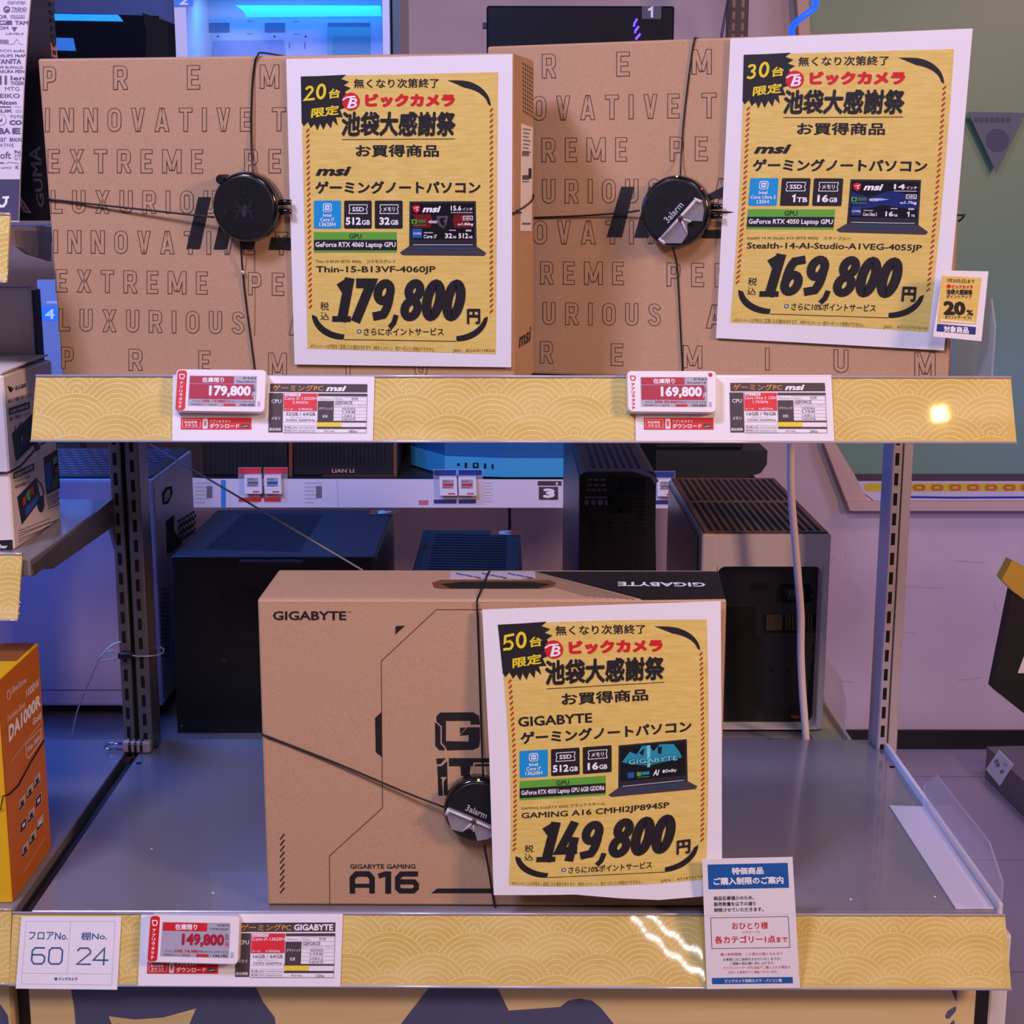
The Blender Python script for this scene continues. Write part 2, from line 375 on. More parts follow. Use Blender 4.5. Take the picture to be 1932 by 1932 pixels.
# neighbouring bay, three shelves
def nbr(z, q, Yt, Yb, label, y0, y1, brk):
    g = thing('display_shelf', (-0.7, (y0 + y1) / 2, z - 0.03), label, 'shelf')
    m = MB(); m.box(-0.95, -0.4555, y0, y1, z - (0.038 if y0 < 1.3 else 0.016), z, DECK, 0.001, 1); m.build('deck', g)
    S = make_rail(g, q, Yt, Yb)
    if brk:
        m = MB(); P = [atx(u, v, -0.4553) for u, v in brk]; m.prism(P, [p - np.array([0.004, 0, 0]) for p in P], STEEL); m.build('bracket', g)
    return S
nbr(ZL, [(-60, 1714), (22, 1716), (16, 1856), (-60, 1854)], 1.262, 1.244, 'lowest shelf of the left bay holding the yellow carton', 1.268, 1.722, None)
nbr(1.096, [(-60, 1044), (42, 1045), (33, 1170), (-60, 1168)], 1.372, 1.354, 'middle shelf of the left bay under the pink white carton', 1.378, 1.684,
    [(60, 1067), (66, 1086), (80, 1074), (100, 1073), (210, 996), (222, 1040), (226, 940), (214, 940)])
nbr(1.408, [(-60, 402), (19, 404), (12, 532), (-60, 530)], 1.372, 1.354, 'top shelf of the left bay under the logo sheet', 1.378, 1.684,
    [(28, 434), (30, 450), (38, 466), (56, 480), (90, 490), (97, 493), (97, 438)])
# panel under the lowest shelf
g = thing('base_panel', (0, 1.29, 0), 'gold panel with large navy shapes below the lowest shelf', 'panel')
PF = face_y(1.278); c1 = PF.crop(0, 1680, 2.76); c2 = PF.crop(700, 1700, 2.927); c3 = PF.crop(1300, 1380, 3.057)
m = MB(); a = at(54, 1862, 1.278)[0]; b = at(1842, 1862, 1.278)[0]
PG = mat('gold_wood_panel', (236, 216, 166), 0.55, noise=((4, 4, 120), (226, 202, 146), 5))
m.box(a, b, 1.278, 1.30, 0.02, ZL - 0.04, PG)
m.pol(c1, [(355, 440), (1300, 440), (1370, 580), (1430, 660), (1445, 760), (400, 760), (385, 600)], NAVY, 1)
m.pol(c1, [(565, 655), (700, 672), (850, 662), (1020, 615), (960, 760), (610, 760)], PG, 2)
m.pol(c2, [(350, 440), (680, 440), (760, 605), (1045, 585), (1090, 550), (1150, 538), (1220, 550), (1270, 590), (1350, 690), (1385, 760), (95, 760), (165, 679)], NAVY, 1)
m.pol(c3, [(1490, 1450), (1545, 1450), (1545, 1560)], NAVY, 1); m.pol(c3, [(1478, 1640), (1492, 1612), (1540, 1583), (1540, 1612), (1500, 1658), (1482, 1656)], NAVY, 1); m.pol(c3, [(1490, 1700), (1530, 1662), (1534, 1700)], NAVY, 1)
m.build('panel_board', g)
m = MB(); m.box(b + 0.001, at(1864, 1862, 1.29)[0], 1.285, 1.31, 0, ZL - 0.04, BLK); m.build('corner_strip', g)
m = MB(); m.box(at(1866, 1862, 1.30)[0], at(1903, 1862, 1.30)[0], 1.30, 1.69, 0, ZL - 0.04, WSTEEL, 0.003, 2); m.build('end_frame', g)
m = MB(); m.box(at(18, 1862, 1.30)[0], at(53, 1862, 1.30)[0], 1.30, 1.33, 0, ZL - 0.052, BLK); m.build('joint_strip', g)
m = MB(); m.box(-0.95, at(16, 1862, 1.278)[0], 1.278, 1.30, 0.02, ZL - 0.04, PG); m.pol(c1, [(-60, 570), (0, 590), (40, 650), (55, 760), (-60, 760)], NAVY, 1)
tag(m.build('base_panel'), 'gold panel below the left bay with navy curve', 'panel')

# ================================================================== cartons
def carton(name, label, O, yaw, lean, roll, w, h, d):
    M = rot(yaw, lean, roll); O = np.array(O, float)
    g = thing(name, O + M @ np.array([w / 2, d / 2, 0]), label, 'carton')
    body = MB(); body.cbox(M, O + M @ np.array([w / 2, d / 2, h / 2]), (w, d, h), KRAFT, 0.0022, 2)
    F = Surf(O, -M[:, 1]); Rt = Surf(O + M @ np.array([w, 0, 0]), M[:, 0]); T = Surf(O + M @ np.array([0, 0, h]), M[:, 2])
    return g, body, M, F, Rt, T
GL = {  # block capitals as stroke paths in a unit-high box: (width, strokes)
 'P': (.55, [[(.1, 1), (.1, 0)], [(.1, .9)] + [(.33, .9)] + arc(.33, .78, .12, .12, 90, 0, 4) + arc(.33, .55, .12, .12, 0, -90, 4) + [(.1, .43)]]),
 'R': (.58, [[(.1, 1), (.1, 0)], [(.1, .9), (.34, .9)] + arc(.34, .78, .13, .12, 90, 0, 4) + arc(.34, .57, .13, .12, 0, -90, 4) + [(.1, .45)], [(.3, .45), (.48, .1), (.48, 0)]]),
 'E': (.5, [[(.5, .9), (.1, .9), (.1, .1), (.5, .1)], [(.1, .5), (.44, .5)]]),
 'M': (.8, [[(.1, 1), (.1, 0)], [(.7, 1), (.7, 0)], ('d', .12, 1, .4, .1), ('d', .68, 1, .4, .1)]),
 'I': (.2, [[(.1, 1), (.1, 0)]]),
 'U': (.56, [[(.1, 1), (.1, .28)] + arc(.28, .28, .18, .18, 180, 360, 8) + [(.46, .28), (.46, 1)]]),
 'N': (.6, [[(.1, 1), (.1, 0)], [(.5, 1), (.5, 0)], ('d', .12, 1, .48, 0)]),
 'O': (.58, [arc(.29, .7, .19, .2, 0, 180, 8) + arc(.29, .3, .19, .2, 180, 360, 8)]),
 'V': (.58, [('d', .1, 1, .29, 0), ('d', .48, 1, .29, 0)]),
 'A': (.62, [('d', .1, 0, .31, 1), ('d', .52, 0, .31, 1), [(.17, .26), (.45, .26)]]),
 'T': (.56, [[(0, .9), (.56, .9)], [(.28, .9), (.28, 0)]]),
 'X': (.62, [('d', .11, 0, .51, 1), ('d', .11, 1, .51, 0)]),
 'L': (.5, [[(.1, 1), (.1, .1), (.5, .1)]]),
 'S': (.56, [[(.46, .72)] + arc(.28, .72, .18, .18, 0, 150, 6) + [(.16, .6), (.42, .42)] + arc(.28, .28, .18, .18, 30, -180, 8)]),
}
def outline_word(m, S, word, q, lay=1):
    """hollow block capitals: dark stroke, board-coloured core"""
    BL, BR, TR, TL = [np.array(p, float) for p in q]
    gap = 0.4; tot = sum(GL[c][0] for c in word) + gap * (len(word) - 1)
    H = np.linalg.norm(TL - BL)
    def mp(x, y): a = x / tot; return (1 - y) * ((1 - a) * BL + a * BR) + y * ((1 - a) * TL + a * TR)
    x = 0
    for c in word:
        for ly, w_, ext, mm in ((lay, .2, 0.0, INKL), (lay + 1, .135, -.034, KRAFT)):
            for st in GL[c][1]:
                if st[0] == 'd':
                    _, xa, ya, xb, yb = st; hw = w_ / 2 * math.hypot(xb - xa, yb - ya) / abs(yb - ya); e = ext / abs(yb - ya); dx, dy_ = (xb - xa) * e, (yb - ya) * e
                    m.pol(S, [mp(x + a, b) for a, b in ((xa - dx - hw, ya - dy_), (xa - dx + hw, ya - dy_), (xb + dx + hw, yb + dy_), (xb + dx - hw, yb + dy_))], mm, ly); continue
                cl = c == 'O'
                m.stroke(S, [mp(x + a, b) for a, b in st], w_ * H, mm, ly, closed=cl, ext=ext * H)
        x += GL[c][0] + gap
def words(m, S, rows):
    for wd_, x0, x1, tl, tr, hl in rows:   # tl/tr top y at both ends, hl letter height
        outline_word(m, S, wd_, ((x0, tl + hl), (x1, tr + hl), (x1, tr), (x0, tl)), 1)

# ---- left carton on the upper shelf
g1, m, M1, F1, R1, T1 = carton('laptop_carton', 'wide kraft carton with outlined capitals, left one on the upper shelf', (-0.4371, 1.4532, ZU + 0.0005), -0.1632, 0.0451, 0.0024, 0.4493, 0.304, 0.1222)
A = F1.crop(0, 0, 3.45); B = F1.crop(0, 380, 3.45)
words(m, A, [('P', 280, 365, 434, 433, 155), ('R', 735, 832, 428, 426, 158), ('E', 1215, 1303, 424, 423, 160), ('M', 1690, 1818, 420, 419, 158),
 ('INNOVATIVE', 293, 1640, 703, 700, 157), ('T', 1770, 1862, 698, 698, 157), ('EXTREME', 310, 1322, 970, 972, 157), ('PE', 1588, 1830, 970, 970, 158),
 ('LUXURIOU', 330, 1410, 1238, 1240, 152), ('INNOVATIVE', 347, 1660, 1497, 1508, 152), ('T', 1790, 1875, 1508, 1510, 152)])
words(m, B, [('EXTREME', 362, 1352, 441, 457, 150), ('PE', 1613, 1850, 460, 465, 150), ('LUXURIOUS', 380, 1592, 697, 718, 148), ('A', 1880, 1975, 722, 724, 150),
 ('P', 397, 480, 945, 947, 143), ('R', 835, 930, 958, 960, 144), ('E', 1290, 1370, 970, 971, 146), ('M', 1745, 1868, 983, 985, 147), ('I', 2250, 2282, 990, 990, 148), ('U', 2700, 2780, 995, 996, 148)])
for q in ([(1290, 1283), (1372, 1283), (1300, 1620), (1213, 1620)], [(1467, 1283), (1549, 1283), (1477, 1622), (1390, 1622)], [(1640, 1283), (1722, 1283), (1650, 1624), (1563, 1624)], [(1768, 1545), (1990, 1548), (1990, 1628), (1750, 1626)]):
    m.pol(A, q, INK, 3)
for k in range(24): m.rect(A, 1655 + 1.6 * math.sin(k) , 385 + 75 * k, 1663, 385 + 75 * (k + 1), mat('seam_line', (150, 106, 76), 0.8), 1)
# right side: hand-hole pattern and logo
Z2 = R1.crop(520, 80, 3.116)
for r_ in range(12):
    for c_ in range(5):
        x = 1452 + 13 * c_; y = 118 + 25 * r_ + 8 * c_
        m.pol(Z2, [(x, y), (x + 7, y + 3), (x + 9, y + 19), (x + 4, y + 15)], INK, 1)
m.text(Z2, 'msi', ((1430, 1800), (1503, 1755), (1503, 1668), (1430, 1715)), INK, 1, 0.03, 0.2)
m.build('carton_body', g1)
m = MB(); m.slab(Z2, [(1449, 478), (1513, 500), (1505, 1108), (1443, 1108)], 0, 0.0006, PAPER)
for k in range(7): m.rect(Z2, 1456, 505 + 22 * k, 1500 - 6 * (k % 3), 512 + 22 * k, GREY, 4, dy=6)
for k in range(10): m.rect(Z2, 1452 + 4 * k, 780, 1454 + 4 * k, 808, INK, 4)
m.rect(Z2, 1452, 815, 1490, 822, GREY, 4); m.rect(Z2, 1488, 740, 1505, 800, INK, 4); m.rect(Z2, 1450, 640, 1490, 668, GREY, 4); m.rect(Z2, 1450, 1060, 1500, 1072, GREY, 4)
m.build('shipping_label', g1)['label'] = 'white shipping label on the right side'

# ---- right carton on the upper shelf
g2, m, M2, F2, R2, T2 = carton('laptop_carton', 'wide kraft carton with outlined capitals, right one on the upper shelf', (-0.02, 1.548, ZU + 0.0005), -0.303, -0.0046, -0.0053, 0.4604, 0.327, 0.10)
A = F2.crop(1000, 0, 2.6825); B = F2.crop(1340, 0, 2.76)
words(m, A, [('R', 60, 132, 273, 270, 125), ('E', 435, 505, 262, 260, 126), ('M', 818, 920, 250, 248, 128), ('INNOVATIVE', -312, 757, 492, 473, 126), ('T', 868, 945, 470, 468, 130),
 ('EXTREME', -290, 492, 700, 694, 124), ('PE', 705, 900, 692, 691, 124), ('LUXURIOUS', -282, 663, 908, 904, 124), ('A', 925, 1010, 902, 901, 128),
 ('INNOVATIVE', -305, 757, 1117, 1113, 122), ('EXTREME', -290, 475, 1320, 1325, 118), ('PER', 690, 1010, 1328, 1333, 122), ('LUXURIOUS', -280, 663, 1525, 1536, 115), ('A', 890, 980, 1540, 1542, 122),
 ('R', 50, 117, 1725, 1727, 115), ('E', 408, 472, 1737, 1739, 114), ('M', 773, 873, 1747, 1750, 116)])
words(m, B, [('I', 283, 312, 1810, 1811, 118), ('U', 640, 722, 1818, 1821, 122), ('M', 1062, 1175, 1832, 1836, 128)])
for q in ([(462, 945), (527, 945), (465, 1200), (388, 1200)], [(600, 945), (665, 945), (603, 1202), (526, 1202)], [(880, 995), (985, 940), (985, 1000), (915, 1010)], [(890, 1165), (985, 1160), (985, 1205), (870, 1205)]):
    m.pol(A, q, INK, 3)
m.build('carton_body', g2)
# ---- lower carton
g3, m, M3, F3, R3, T3 = carton('laptop_carton', 'kraft carton with black corner and angular line art on the lowest shelf', (-0.2226, 1.279, ZL + 0.0008), -0.0113, -0.0124, -0.0025, 0.4181, 0.2927, 0.1155)
A = F3.crop(480, 1060, 2.8833)
m.text(A, 'GIGABYTE', tb(100, 268, 500, 318), INK, 1, 0.028); m.text(A, 'TM', tb(508, 270, 526, 278), INK, 1)
m.stroke(A, [(1400, 260), (990, 260), (690, 540), (697, 1330), (690, 1345), (408, 1600), (410, 1890)], 4, INKL, 1)
m.pol(A, [(768, 350), (820, 347), (766, 396)], INK, 1); m.pol(A, [(693, 815), (656, 850), (660, 1035), (697, 1066)], INK, 1)
# angular logo, first letter
m.pol(A, [(1010, 820), (1190, 818), (1222, 838), (1227, 885), (1175, 885), (1175, 865), (1042, 866), (1042, 975), (1165, 978), (1165, 942), (1115, 946), (1160, 900), (1226, 900), (1228, 965), (1222, 1008), (1190, 1022), (1048, 1026), (1040, 1008), (1020, 985), (1020, 895), (990, 868), (990, 842)], INK, 1)
m.pol(A, [(982, 872), (1012, 897), (1012, 990), (1035, 1015), (1035, 1026), (1005, 1024), (984, 1002)], INK, 1); m.pol(A, [(1118, 902), (1152, 902), (1118, 938)], INK, 1)
m.pol(A, [(990, 1070), (1042, 1068), (1012, 1100), (992, 1100)], INK, 1); m.pol(A, [(995, 1112), (1018, 1112), (1048, 1085), (1052, 1265), (1030, 1272), (1030, 1195), (1048, 1170), (1015, 1170), (1000, 1250)], INK, 1); m.pol(A, [(1000, 1180), (1020, 1180), (1025, 1272), (1000, 1272)], INK, 1)
m.pol(A, [(1058, 1068), (1400, 1068), (1400, 1110), (1175, 1112), (1170, 1165), (1125, 1165), (1120, 1112), (1058, 1112)], INK, 1); m.pol(A, [(1190, 1092), (1400, 1092), (1400, 1100), (1198, 1100), (1198, 1165), (1190, 1165)], KRAFT, 2)
m.text(A, 'GIGABYTE GAMING', tb(520, 1645, 876, 1670), INK, 1, 0.02)
# A16
w_ = 30
m.stroke(A, [(533, 1805), (533, 1720), (555, 1698), (620, 1698), (640, 1720), (640, 1805)], w_, INK, 1); m.stroke(A, [(533, 1762), (640, 1762)], 22, INK, 1)
m.stroke(A, [(675, 1710), (712, 1698), (735, 1698)], 28, INK, 1); m.stroke(A, [(728, 1685), (728, 1805)], 32, INK, 1)
m.stroke(A, [(890, 1698), (800, 1698), (779, 1720), (779, 1775), (795, 1790), (865, 1790), (881, 1775), (881, 1755), (868, 1741), (790, 1741)], 28, INK, 1)
m.pol(A, [(995, 1777), (1500, 1777), (1500, 1803), (962, 1803)], INK, 1)
for k in range(10): m.stroke(A, [(142, 1508 + 32.5 * k - (0)), (162, 1482 + 32.5 * k)], 7, INK, 1, ext=3)
# top: handle slot, black corner, upside-down lettering
B = T3.crop(600, 820, 2.76)
m.pol(B, [(1130, 712), (2085, 712), (2120, 855), (1690, 858)], INK, 1)
for k in range(8): m.stroke(B, [(1120 - 14 * k, 712 + 3 * k), (1650 - 34 * k, 858 - 2 * k)], 1.6, INKL, 1)
m.text(B, 'GIGABYTE', ((2015, 770), (1560, 766), (1560, 788), (2020, 792)), WHI, 2, 0.028)
m.pol(B, [(592, 770), (640, 756), (1200, 757), (1240, 770), (1225, 792), (1170, 803), (650, 803), (605, 797)], mat('torn_kraft', (120, 66, 34), 0.9), 1)
m.pol(B, [(640, 777), (760, 766), (1100, 766), (1215, 778), (1140, 799), (690, 800)], HOLE, 2)
m.stroke(F3.crop(0, 0, 1), [(488, 1134.5), (1369, 1134.5)], 2.5, KRAFTE, 1)
m.build('carton_body', g3)
m = MB(); m.slab(B, [(690, 714), (1130, 714), (1132, 745), (686, 748)], 0, 0.0004, mat('printed_white_tape', (196, 190, 204), 0.35))
for k in range(9): m.pol(B, [(720 + 45 * k, 718 + 9 * (k % 3)), (760 + 45 * k, 728 + 8 * (k % 3)), (756 + 45 * k, 733 + 8 * (k % 3)), (716 + 45 * k, 723 + 9 * (k % 3))], NAVY, 3)
m.build('tape', g3)['label'] = 'printed white tape across the top slot'

# ================================================================== price posters
ZC = (520, 80, 3.116)
def warp_from(pairs):
    a = np.array([p[0] for p in pairs], float) / 1000; b = np.array([p[1] for p in pairs], float)
    f = lambda x, y: np.stack([np.ones_like(x), x, y, x * y, x * x, y * y, x * x * y, x * y * y], -1)
    k, *_ = np.linalg.lstsq(f(a[:, 0], a[:, 1]), b, rcond=None)
    return lambda u, v: tuple(f(np.array(u / 1000.0), np.array(v / 1000.0)) @ k)
GC = [(148, 200), (1308, 175), (1295, 1833), (188, 1800)]
W2 = warp_from(list(zip(GC, [(175, 285), (1270, 255), (1142, 1727), (105, 1680)])) + [((460, 215), (462, 297)), ((960, 210), (930, 290)), ((235, 890), (218, 895)), ((1205, 885), (1130, 893)), ((225, 930), (208, 926)), ((747, 1095), (683, 1075)), ((1205, 1655), (1067, 1577)), ((218, 1605), (148, 1515)), ((1248, 1625), (1107, 1545)), ((470, 675), (447, 700)), ((960, 672), (910, 703)), ((225, 1233), (193, 1193)), ((713, 1233), (645, 1193)), ((330, 1640), (250, 1540))])
W3 = warp_from(list(zip(GC, [(187, 213), (1412, 177), (1412, 1708), (245, 1722)])) + [((460, 215), (525, 232)), ((960, 210), (1052, 218)), ((235, 890), (312, 908)), ((1205, 885), (1325, 850)), ((225, 930), (310, 953)), ((747, 1095), (857, 1070)), ((1205, 1655), (1316, 1562)), ((218, 1605), (293, 1595)), ((1248, 1625), (1358, 1515)), ((470, 675), (550, 672)), ((960, 672), (1065, 655)), ((225, 1233), (322, 1265)), ((713, 1233), (828, 1213)), ((330, 1640), (413, 1618)), ((700, 1757), (780, 1700))])
DG = {'0': (.64, [('c', arc(.32, .5, .195, .365, 0, 345, 23))]), '8': (.66, [('c', arc(.33, .715, .175, .17, 0, 340, 17)), ('c', arc(.33, .30, .2, .185, 0, 340, 17))]),
 '1': (.56, [('o', [(.33, 1), (.33, 0)]), ('o', [(.06, .76), (.33, .9)])]), '7': (.6, [('o', [(.0, .88), (.47, .88), (.2, 0)])]),
 '9': (.66, [('c', arc(.33, .68, .195, .2, 0, 340, 17)), ('o', arc(.33, .5, .195, .385, 20, -60, 6) + [(.12, .12)])]), '6': (.66, [('c', arc(.33, .32, .195, .2, 0, 340, 17)), ('o', arc(.33, .5, .195, .385, 200, 120, 6) + [(.54, .88)])]),
 '4': (.66, [('o', [(.64, .27), (.1, .27), (.36, .98)]), ('o', [(.47, .6), (.47, 0)])]), '5': (.62, [('o', [(.6, .88), (.16, .88), (.13, .5), (.32, .56)] + arc(.31, .33, .19, .22, 90, -120, 8) + [(.04, .12)])]),
 '2': (.62, [('o', arc(.3, .68, .18, .2, 160, -20, 7) + [(.1, .12), (.62, .12)])]), '3': (.62, [('o', arc(.28, .7, .18, .18, 150, -90, 8)), ('o', arc(.28, .31, .2, .2, 90, -150, 8))]),
 ',': (.28, [('o', [(.18, .16), (.15, -.02), (.05, -.13)])])}
def digits(m, S, t, q, mm, lay, w=.25, shear=.14):
    BL, BR, TR, TL = [np.array(p, float) for p in q]; tot = sum(DG[c][0] for c in t)
    H = np.linalg.norm(TL - BL); W = np.linalg.norm(BR - BL); kx = (W - shear * H) / tot
    def mp(x, y): a = (x * kx + shear * H * y) / W; return (1 - y) * ((1 - a) * BL + a * BR) + y * ((1 - a) * TL + a * TR)
    x = 0
    for c in t:
        for kind, st in DG[c][1]:
            sw = .15 if c == ',' else w if c in '017' else w * .88
            # stroke widths follow the drawn size of the digit
            m.stroke(S, [mp(x + a, b) for a, b in st], sw * min(kx * 1.06, H), mm, lay, closed=kind == 'c')
        if c == '1': m.stroke(S, [mp(x + .02, .065), mp(x + .6, .065)], .13 * H, mm, lay)
        x += DG[c][0]
def poster(label, S, paper_px, P):
    """P: words of this poster; the layout is shared"""
    m = MB()
    fr = paper_px
    m.slab(S.paper, fr, -0.0004, 0, PAPER)
    n = 10; 
    ed = [np.array(p, float) for p in GC]
    for i in range(n):
        for j in range(n):
            def g(a, b): p = (1 - b) * ((1 - a) * ed[0] + a * ed[1]) + b * ((1 - a) * ed[3] + a * ed[2]); return S(p[0], p[1], L)
            m.poly([g(i / n, j / n), g((i + 1) / n, j / n), g((i + 1) / n, (j + 1) / n), g(i / n, (j + 1) / n)], GOLD)
    m.pol(S, [(148, 200), (270, 197), (415, 190), (385, 214), (432, 232), (400, 252), (442, 268), (408, 290), (425, 320), (395, 345), (405, 385), (378, 395), (396, 440), (355, 440), (366, 490), (335, 460), (326, 506), (300, 472), (281, 514), (262, 476), (246, 517), (228, 480), (206, 503), (190, 467), (166, 493), (153, 472)], INK, 2)
    digits(m, S, P['n'], ((160, 350), (306, 338), (306, 228), (160, 258)), YEL, 3, .17, .06)
    m.text(S, '台', ((312, 332), (380, 325), (380, 268), (312, 275)), YEL, 3, 0.03); m.text(S, '限定', ((208, 445), (370, 425), (375, 365), (212, 388)), YEL, 3, 0.03)
    m.text(S, '無くなり次第終了', tb(460, 214, 960, 270, -3), INK, 2, 0.018)
    m.disc(S, 443, 347, 52, RED, 3); m.text(S, 'B', ((422, 388), (478, 385), (482, 326), (430, 330)), WHI, 4, 0.02, .15); m.stroke(S, [(394, 338), (420, 322), (470, 318)], 9, WHI, 4); m.stroke(S, [(445, 322), (424, 388)], 10, WHI, 4)
    m.text(S, 'ビックカメラ', tb(526, 300, 1055, 381), RED, 2, 0.072)
    m.text(S, '池袋大感謝祭', tb(388, 406, 1058, 552), INK, 3, 0.038, .06)
    m.stroke(S, [(390, 571), (1055, 567)], 4, INK, 2)
    m.text(S, 'お買得商品', tb(470, 600, 960, 674), INK, 2, 0.028)
    if P['brand'] == 'msi': m.text(S, 'msi', tb(235, 729, 445, 785), INK, 2, 0.045, .28)
    else: m.text(S, P['brand'], tb(222, 726, 640, 785), INK, 2, 0.028)
    m.text(S, 'ゲーミングノートパソコン', tb(233, 815, 1205, 890), INK, 2, 0.038)
    for x0, x1, c in ((225, 385, SKY), (403, 565, INK), (583, 747, INK)): m.rrect(S, x0, 930, x1, 1095, 8, c, 2)
    m.rrect(S, 278, 947, 330, 997, 12, WHI, 3); m.rrect(S, 283, 952, 325, 992, 9, SKY, 4); m.rrect(S, 290, 958, 318, 986, 4, WHI, 5); m.text(S, 'CPU', tb(294, 966, 314, 978), SKY, 6, 0.02)
    m.text(S, 'Intel', tb(279, 1006, 328, 1026), WHI, 3, 0.02); m.text(S, P['cpu'][0], tb(*P['cpu'][1]), WHI, 3, 0.02); m.text(S, P['cpu'][2], tb(*P['cpu'][3]), WHI, 3, 0.02)
    for x, t in ((430, 'SSD'), (612, 'メモリ')):
        m.stroke(S, [(x + 4, 955), (x + 108, 955), (x + 108, 970), (x + 102, 981), (x + 108, 992), (x + 108, 1006), (x + 96, 1006), (x + 2, 1006), (x + 2, 992), (x + 8, 981), (x + 2, 970)], 4, WHI, 3, closed=True)
        m.text(S, t, tb(x + 20, 968, x + 90, 994), WHI, 3, 0.025)
    for (t, u_), x0, x1 in ((P['ssd'], 412, 555), (P['mem'], 610, 722)):
        xm = x0 + (x1 - x0) * (0.63 if len(t) == 3 else 0.55); (m.text(S, t, tb(x0, 1028, xm, 1073), WHI, 3, 0.04) if t != '1' else m.stroke(S, [(xm - 22, 1040), (xm - 9, 1033), (xm - 9, 1073)], 11, WHI, 3)); m.text(S, u_, tb(xm + 4, 1044, x1, 1073), WHI, 3, 0.03)
    m.rect(S, 225, 1115, 713, 1161, GRN, 2); m.rect(S, 225, 1160, 713, 1223, INK, 2); m.rect(S, 225, 1222, 713, 1235, GRN, 2)
    m.text(S, 'GPU', tb(432, 1125, 505, 1153), INK, 3, 0.01); m.text(S, P['gpu'], tb(234, 1174, 706, 1212), WHI, 3, 0.025)
    # printed laptop picture
    m.pol(S, [(787, 935), (1177, 933), (1182, 1222), (785, 1218)], mat('print_laptop_dark', (38, 36, 46), 0.5), 2)
    m.pol(S, [(784, 1198), (1184, 1200), (1238, 1238), (1226, 1254), (748, 1250), (730, 1236)], mat('print_laptop_base', (64, 58, 70), 0.5), 3)
    m.stroke(S, [(808, 1190), (1160, 1190)], 5, LGREY, 4); m.pol(S, [(830, 1206), (1140, 1206), (1160, 1220), (815, 1220)], mat('print_keys', (34, 70, 100), 0.5), 4)
    X0, Y0, X1, Y1 = 798, 946, 1167, 1158
    m.rect(S, X0, Y0, X1, Y1, mat('print_screen', (14, 12, 20), 0.4), 3)
    if P['scr'] == 'red':
        for k in range(6):
            m.pol(S, [(805 + 18 * k, 1010), (820 + 18 * k, 1010), (845 + 16 * k, 1050), (820 + 18 * k, 1090), (805 + 18 * k, 1090), (828 + 16 * k, 1050)], mat('print_dark_red', (120, 22, 20), 0.4), 4)
            m.pol(S, [(1160 - 18 * k, 1010), (1145 - 18 * k, 1010), (1120 - 16 * k, 1050), (1145 - 18 * k, 1090), (1160 - 18 * k, 1090), (1137 - 16 * k, 1050)], MATS['print_dark_red'], 4)
        m.pol(S, [(945, 1020), (1015, 1020), (1005, 1070), (985, 1095), (955, 1070)], mat('print_grey_red', (96, 78, 88), 0.4), 5); m.pol(S, [(962, 1035), (1000, 1030), (985, 1052), (998, 1065), (985, 1082), (968, 1062)], MATS['print_screen'], 6)
    elif P['scr'] == 'blue':
        m.pol(S, [(X0, 1010), (900, 1040), (1010, 1000), (X1, 1030), (X1, 1110), (980, 1085), (880, 1110), (X0, 1085)], mat('print_dark_blue', (26, 42, 110), 0.4), 4); m.pol(S, [(905, 1050), (960, 1044), (1010, 1052), (960, 1060)], mat('print_glow_blue', (150, 180, 240), 0.4), 5)
    else:
        T_ = mat('print_teal', (36, 150, 176), 0.4); T2_ = mat('print_light_teal', (120, 214, 226), 0.4)
        m.pol(S, [(805, 1040), (850, 980), (890, 1000), (920, 950), (960, 950), (985, 990), (1020, 950), (1100, 955), (1130, 1000), (1150, 1045), (1060, 1060), (960, 1075), (880, 1062)], T_, 4)
        m.pol(S, [(948, 950), (968, 950), (966, 1085), (950, 1085)], T2_, 5); m.pol(S, [(905, 990), (935, 965), (925, 1012)], MATS['print_screen'], 5); m.pol(S, [(1010, 965), (1035, 965), (1030, 1010), (1012, 1005)], MATS['print_screen'], 5)
        m.text(S, 'GIGABYTE', tb(838, 1025, 1128, 1062), INK, 7, 0.05); m.text(S, 'GIGABYTE', tb(842, 1028, 1124, 1059), T2_, 8, 0.02)
        m.rect(S, 838, 1108, 875, 1142, BLUE, 4); m.rect(S, 890, 1110, 915, 1134, GRN, 4); m.rect(S, 918, 1112, 962, 1130, T_, 4); m.stroke(S, [(893, 1143), (965, 1143)], 3, GRN, 4)
        m.text(S, 'AI', tb(982, 1105, 1020, 1142), WHI, 4, 0.03, .3); m.text(S, 'Dolby', tb(1055, 1110, 1118, 1135), WHI, 4, 0.03); m.rect(S, 1038, 1112, 1050, 1130, WHI, 4)
    if P['scr'] != 'teal':
        m.pol(S, [(803, 962), (825, 955), (850, 962), (845, 990), (828, 1006), (808, 988)], RED, 5); m.stroke(S, [(815, 975), (838, 968), (828, 984), (838, 992)], 4, WHI, 6)
        m.text(S, 'msi', tb(862, 962, 972, 1000), WHI, 5, 0.045, .28)
        m.text(S, P['inch'], tb(1030, 960, 1092, 990), WHI, 5, 0.03); m.text(S, 'インチ', tb(1098, 972, 1158, 990), WHI, 5, 0.02); m.rect(S, 1030, 998, 1158, 1003, LGREY, 5)
        m.rect(S, 800, 1040, 830, 1066, GRN, 6); m.disc(S, 815, 1053, 8, INK, 7); m.rect(S, 836, 1042, 884, 1062, mat('print_green_grey', (70, 110, 70), 0.4), 6); m.text(S, P['g4'], tb(898, 1046, 950, 1064), WHI, 6, 0.02); m.stroke(S, [(805, 1075), (885, 1075)], 3, GRN, 6)
        m.rrect(S, 1100, 1020, 1160, 1046, 4, WHI, 6); m.rrect(S, 1104, 1024, 1156, 1042, 3, MATS['print_screen'], 7); m.text(S, '144Hz', tb(1108, 1027, 1152, 1040), WHI, 8, 0.02)
